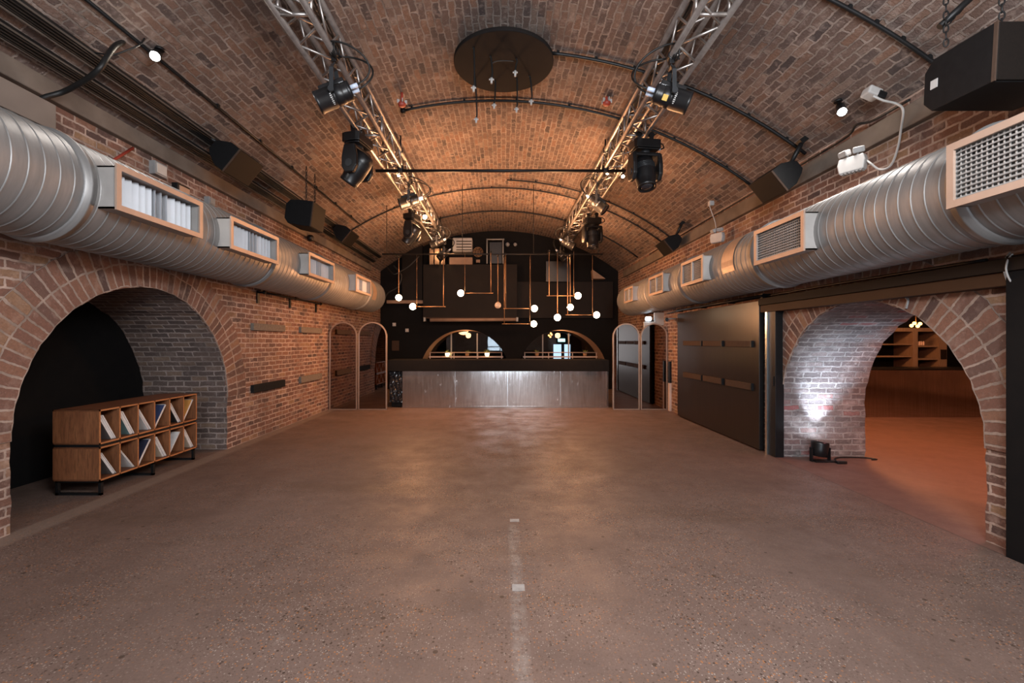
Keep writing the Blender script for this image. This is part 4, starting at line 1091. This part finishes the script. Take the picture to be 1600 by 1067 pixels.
cable('loop of grey cable over the right end of the dark header', [P(1578,395,3.2),P(1572,404,3.2),P(1569,420,3.2),P(1573,436,3.2),P(1580,446,3.2)], .007, 'grey_plastic')
cable('loop of pale cable beside it over the right end of the dark header', [P(1582,397,3.17),P(1575,406,3.17),P(1572,420,3.17),P(1576,434,3.17),P(1582,443,3.17)], .006, 'white')
root = thing('emergency_sign', 'glowing white emergency light above the right pair of mirrors', 'emergency light', P(1015,505,10.2))
c = P(1013,498,10.3); MB().obox(c,(.13,.08,.09)).build('lamp', M['signlit'], root, bevel=.02)
MB().obox(c+Vector((.03,.03,-.14)),(.26,.06,.14)).build('housing', M['white'], root, bevel=.01)
MB().obox(Vector((c.x+.2,c.y+.05,c.z-.05)),(.5,.03,.03)).build('arm', M['black_metal'], root)
MB().obox((XR-.1,c.y+.05,c.z),(.25,.05,.3)).build('box', M['white'], root, bevel=.01)
root = thing('door_guard', 'narrow upright black and white strip on the right wall by the mirrors', 'strip', (XR-.03,9.95,0))
MB().box(XR-.045,XR+.005,9.86,9.95,.62,1.1).build('black_strip', M['black_metal'], root); MB().box(XR-.045,XR+.005,9.86,9.95,0,.62).build('white_strip', M['rail_pale'], root)
cable('vertical grey cable clipped to the crown of the right arch ring', [(XR-.03,4.10,1.95),(XR-.03,4.08,1.92),(XR-.028,4.1,1.85)], .01, 'grey_plastic')

# ------------------------------------------------------------------ uplighter in the right arch
root = thing('uplighter', 'black floor uplighter shining white up the inside of the right arch', 'stage light', (4.13,5.72,0))
m = MB(); m.obox((4.13,5.72,.012),(.26,.10,.02)); m.obox((4.28,5.62,.02),(.12,.05,.03)); m.build('foot', M['fixture'], root, bevel=.004)
ud = Vector((.16,.10,1)).normalized(); uc = Vector((4.10,5.75,.15))
MB().lathe([(.06,-.09),(.09,-.085),(.095,.0),(.10,.07),(.10,.10),(.085,.10),(.08,.085)], uc, ud, 24).build('can', M['fixture'], root)
MB().lathe([(.08,0),(.02,.006)], uc+ud*.088, ud, 24).build('lens', M['uplens'], root)
m = MB()
for s in (-1,1): m.obox((4.10+s*.115,5.74,.09),(.012,.05,.18))
m.build('yoke', M['fixture'], root)
cable('black mains lead trailing from the uplighter along the arch wall', [(4.26,5.68,.012),(4.4,5.86,.012),(4.6,5.9,.012),(4.78,5.88,.012),(4.88,5.80,.012),(4.80,5.78,.012)], .009)

# ------------------------------------------------------------------ bar in the adjoining room
root = thing('side_room_bar', 'zinc-fronted bar in the room beyond the right arch', 'bar', (8.6,9.3,0))
MB().box(4.95,11.8,9.05,9.1,0,.96).build('metal_front', M['zinc_dark'], root)
MB().box(4.93,11.85,9.0,9.6,.96,1.0).build('counter', M['fixture'], root, bevel=.005)
MB().box(4.95,11.8,9.1,9.55,0,.96).build('carcass', M['black_wall'], root)
root = thing('shelving_unit', 'tall brown shelving unit behind the bar beyond the right arch', 'shelves', (9.2,10.0,0))
def sx(px): return (px-CX)/F*9.85
zt_ = P(0,518,9.85).z
m = MB()
MB().box(sx(1320),sx(1476),9.8,10.3,zt_,zt_+.08).build('top_board', M['shelf_wood'], root)
MB().box(sx(1320),sx(1476),10.28,10.32,0,zt_).build('back_panel', M['black_wall'], root)
for a,b in ((1423,1431),(1464,1476),(1322,1326)): MB().box(sx(a),sx(b),9.8,10.28,0,zt_).build('upright', M['shelf_wood'], root)
for py in (541,561): MB().box(sx(1431),sx(1464),9.82,10.27,P(0,py+1.2,9.85).z,P(0,py-1.2,9.85).z).build('shelf', M['shelf_wood'], root)
for py in (538,557): MB().box(sx(1326),sx(1423),9.82,10.27,P(0,py+1,9.85).z,P(0,py-1,9.85).z).build('shelf', M['shelf_wood'], root)
MB().box(sx(1466),sx(1475),9.79,9.8,P(0,561,9.85).z,P(0,546,9.85).z).build('hatch', M['brown_black'], root)
for k in range(4):
    x = sx(1432.5)+.045*k+.02; z = P(0,539.8,9.85).z
    o = MB().lathe([(.018,0),(.02,.01),(.02,.07),(.012,.085),(.012,.095)], (x,9.86,z+.002), (0,0,1), 12).build('jar', M['rail_pale'])
    tag(o, 'small pale jar in the short row on the shelves beyond the right arch', 'jar', 'jars on the side room shelves')
root = thing('hanging_lamp', 'amber glowing lamp just inside the crown of the right arch opening', 'lamp', P(1431,508,9.4))
for dx,dz in ((-.09,-.01),(-.03,.04),(.04,-.02),(.09,.03)): MB().sphere(P(1431,508,9.4)+Vector((dx,0,dz)),.035,12,8).build('bulb', M['amber'], root)
MB().cyl(P(1431,508,9.4),(P(1431,508,9.4).x,9.4,3.6),.01,n=6).build('stem', M['brass'], root)

# ------------------------------------------------------------------ record cabinet
CXF, CXB = -4.03, -4.50                  # front and back planes
CY0, CY1 = 4.45, 5.87
root = thing('record_cabinet', 'low walnut record cabinet of twelve cubes on black legs in the left arch', 'cabinet', ((CXF+CXB)/2,(CY0+CY1)/2,0))
T = .016
units = [(.515,.862,'upper'),(.148,.487,'lower')]
for (z0,z1,nm) in units:
    c = MB(); c.box(CXB,CXF-.006,CY0,CY0+T,z0,z1); c.box(CXB,CXF-.006,CY1-T,CY1,z0,z1); c.box(CXB,CXB+.01,CY0,CY1,z0,z1)
    cs_ = c.build('carcass', M['wood'], root)
    t = MB(); t.box(CXB,CXF-.006,CY0,CY1,z1-T,z1); t.build('top_board', M['wood_top'], cs_)
    t = MB(); t.box(CXB,CXF-.006,CY0,CY1,z0,z0+T); t.build('bottom_board', M['wood_top'], cs_)
    e = MB()
    e.box(CXF-.006,CXF,CY0,CY1,z1-T,z1); e.box(CXF-.006,CXF,CY0,CY1,z0,z0+T)
    for i in range(7):
        y = CY0+(CY1-CY0-T)*i/6; e.box(CXF-.006,CXF,y,y+T*.8,z0,z1)
    e.build('front_edging', M['wood_edge'], cs_, label='lighter wood edging')
    for i in range(1,6):
        y = CY0+(CY1-CY0-T)*i/6; MB().box(CXB+.01,CXF-.006,y,y+T*.8,z0+T,z1-T).build('divider', M['wood'], cs_)
MB().box(CXB+.01,CXF-.012,CY0+.006,CY1-.006,.487,.515).build('spacer_band', M['black_metal'], root)
for y in (CY0+.02, (CY0+CY1)/2-.02, CY1-.06):
    m = MB(); w = .028
    m.box(CXB+.005,CXB+.005+w,y,y+w,0,.148); m.box(CXF-.005-w,CXF-.005,y,y+w,0,.148); m.box(CXB+.005,CXF-.005,y,y+w,0,.022); m.box(CXB+.005,CXF-.005,y,y+w,.128,.148)
    m.build('sled_leg', M['black_metal'], root)

SLEEVE = {}
def sleeve(cname, c):
    if cname not in SLEEVE: SLEEVE[cname] = pm('sleeve_'+cname, c, tuple(k*.7 for k in c), 5, .55)
    return SLEEVE[cname]
CN = {'white':(.62,.60,.58),'grey':(.3,.3,.3),'black':(.015,.015,.016),'blue':(.035,.05,.12),'navy':(.02,.022,.045),'orange':(.55,.25,.06),'red':(.35,.06,.04),'cream':(.55,.45,.34),'teal':(.12,.2,.2),'patterned':(.10,.085,.08)}
EDGE = pm('sleeve_edge', (.62,.60,.58), (.48,.46,.45), 40, .6)
ordn = ['first','second','third','fourth','fifth','sixth']
def records(row, i, lean, cols):
    z0, z1, nm = units[row]; cw = (CY1-CY0-T)/6; y0 = CY0+cw*i+T*.8+.004; y1 = CY0+cw*(i+1)-.006; zf = z0+T+.002
    L = .30
    off = 0.
    cols = cols[::-1]                       # from the uppermost sleeve of the pile down
    cols = [(cn, th*1.7) for cn, th in cols]; tot = sum(th for _, th in cols); a = .9
    for _ in range(6): a = math.acos(max(.3, min(.75, ((y1-y0)-.008-tot/math.sin(a))/L)))
    for k, (cn, th) in enumerate(cols):
        off += th/math.sin(a)
        yf = y1-.003-off if lean < 0 else y0+.003+off
        s = -1 if lean < 0 else 1
        dy, dz = s*math.cos(a), math.sin(a)
        n = Vector((0,-s*math.sin(a)*1, math.cos(a)))      # upper side normal
        cpt = Vector((0, yf, zf)) + Vector((0,dy,dz))*(L/2) + n*(th/2+.0005)
        cpt.x = CXF-.028-.155 - .004*k
        Mx = Matrix((Vector((1,0,0)), Vector((0,dy,dz)), n)).transposed()
        m = MB(); m.obox(cpt, (.31, L, th), Mx, 1, caps={4:0,5:0})
        o = m.build('record_sleeve', [sleeve(cn, CN[cn]), EDGE])
        rank = {2:['top','bottom'],3:['top','middle','bottom'],4:['top','second','third','bottom']}[len(cols)][k]
        tag(o, "%s %s record sleeve leaning %s in the %s row's %s cube from the left" % (rank, cn, 'left' if lean<0 else 'right', nm, ordn[i]), 'record', 'record sleeves in the cabinet')
R0 = [(0,-1,[('patterned',.010),('white',.009),('grey',.008)]),(1,-1,[('teal',.006),('white',.014),('grey',.008)]),(2,-1,[('white',.006),('red',.005),('white',.007)]),
      (3,1,[('white',.010),('blue',.006)]),(4,-1,[('black',.005),('white',.010),('blue',.006)]),(5,1,[('grey',.010),('orange',.006)])]
R1 = [(0,-1,[('patterned',.005),('white',.009),('black',.004)]),(1,-1,[('white',.005),('cream',.003)]),(2,1,[('grey',.012),('navy',.005)]),
      (3,-1,[('cream',.005),('white',.007),('blue',.008),('white',.006)]),(4,1,[('cream',.006),('white',.005)]),(5,-1,[('cream',.005),('white',.012),('grey',.006)])]
for i, l, c in R0: records(0, i, l, c)
for i, l, c in R1: records(1, i, l, c)

# two leftover bits of tape on the floor line
for (px,py,w,h_,lab) in ((804,813,.08,.06,'small scrap of pale tape at the far end of the glue line on the floor'),(810,918,.078,.075,'square of pale tape on the glue line in the middle of the floor')):
    Y = H*F/(py-CY); x = (px-CX)/F*Y; o = MB().box(x-w/2,x+w/2,Y-h_/2,Y+h_/2,.0,.0015).build('floor_tape', M['tape']); tag(o, lab, 'tape', 'tape scraps on the floor')

# ------------------------------------------------------------------ lights
def light(name, typ, loc, energy, color, size=.1, rot=None, **kw):
    l = bpy.data.lights.new(name, typ); l.energy = energy; l.color = color
    if typ in ('POINT','SPOT'): l.shadow_soft_size = size
    for k, v in kw.items(): setattr(l, k, v)
    o = bpy.data.objects.new(name, l); COL.objects.link(o); o.location = loc
    if rot is not None: o.rotation_euler = Vector(rot).to_track_quat('-Z','Y').to_euler()
    return o
WARM = (1,.47,.20); SOFT = (1,.84,.72)
# bare bulbs in the trusses, throwing their light mostly up on the vault
for x, y, e in ((-1.83,10.5,100),(-1.83,7.85,66),(1.83,7.75,66),(1.85,10.8,90)):
    light('bulb_light','SPOT',(x*.72,y,ZB-.75),e*.72,(1,.50,.25),.12,(0,0,1),spot_size=math.radians(172),spot_blend=.6)
    light('bulb_glow','POINT',(x*.72,y,ZB-.55),e*.5,WARM,.12)
# pendant globes over the bar
for x in (-1.9,1.4): light('globe_light','POINT',(x,9.3,2.1),75,(1,.43,.17),.25)
# vault spot lamps (the two in view), then fill lights added unseen near the camera
for p, d in ((SL,(.5,.2,-.8)),(SR,(-.5,.2,-.8))):
    light('spot_or_fill_light','SPOT',tuple(Vector(p)+Vector((0,-.03,-.02))),50,(1,.93,.88),.06,d,spot_size=math.radians(150),spot_blend=1.)
for x, y, e in ((.2,.6,195),(1.6,.6,225),(-.8,-2.2,120),(1.2,-2.2,120)):
    light('spot_or_fill_light','POINT',(x,y,3.3),e,(.95,.97,1),.4)
# uplighter
light('uplighter_light','SPOT',tuple(uc+ud*.13),105,(.70,.84,1),.03,(.20,.20,1),spot_size=math.radians(66),spot_blend=1.)
# the adjoining room's lamps
light('side_room_light','POINT',(5.75,7.3,3.3),250,(1,.40,.14),.2)
light('side_room_light','POINT',(5.6,1.6,3.3),200,(1,.42,.16),.2)
light('side_room_light','POINT',(9.0,8.0,3.3),22,(1,.62,.38),.2)
light('side_room_red','POINT',(5.6,4.5,2.5),62,(1,.32,.32),.3)
# far room
light('far_room_light','POINT',(-1.2,15.2,1.75),10,WARM,.1); light('far_room_light','POINT',(1.95,15.2,1.75),10,WARM,.1)

w = bpy.data.worlds.new('world'); S.world = w; w.use_nodes = True
w.node_tree.nodes['Background'].inputs[0].default_value = (.02,.02,.022,1); w.node_tree.nodes['Background'].inputs[1].default_value = .2

# ------------------------------------------------------------------ camera
cam = bpy.data.cameras.new('camera'); co = bpy.data.objects.new('camera', cam); COL.objects.link(co)
co.location = (0,0,H); co.rotation_euler = (PI/2,0,0)
cam.sensor_fit = 'HORIZONTAL'; cam.sensor_width = 36; cam.lens = 36*F/1600
cam.shift_x = (800-CX)/1600; cam.shift_y = -(533.5-CY)/1600; cam.clip_start = .05; cam.clip_end = 100
S.camera = co
S.view_settings.view_transform = 'Standard'; S.view_settings.look = 'None'; S.view_settings.gamma = 1
S.view_settings.use_curve_mapping = False; S.view_settings.exposure = 1.0
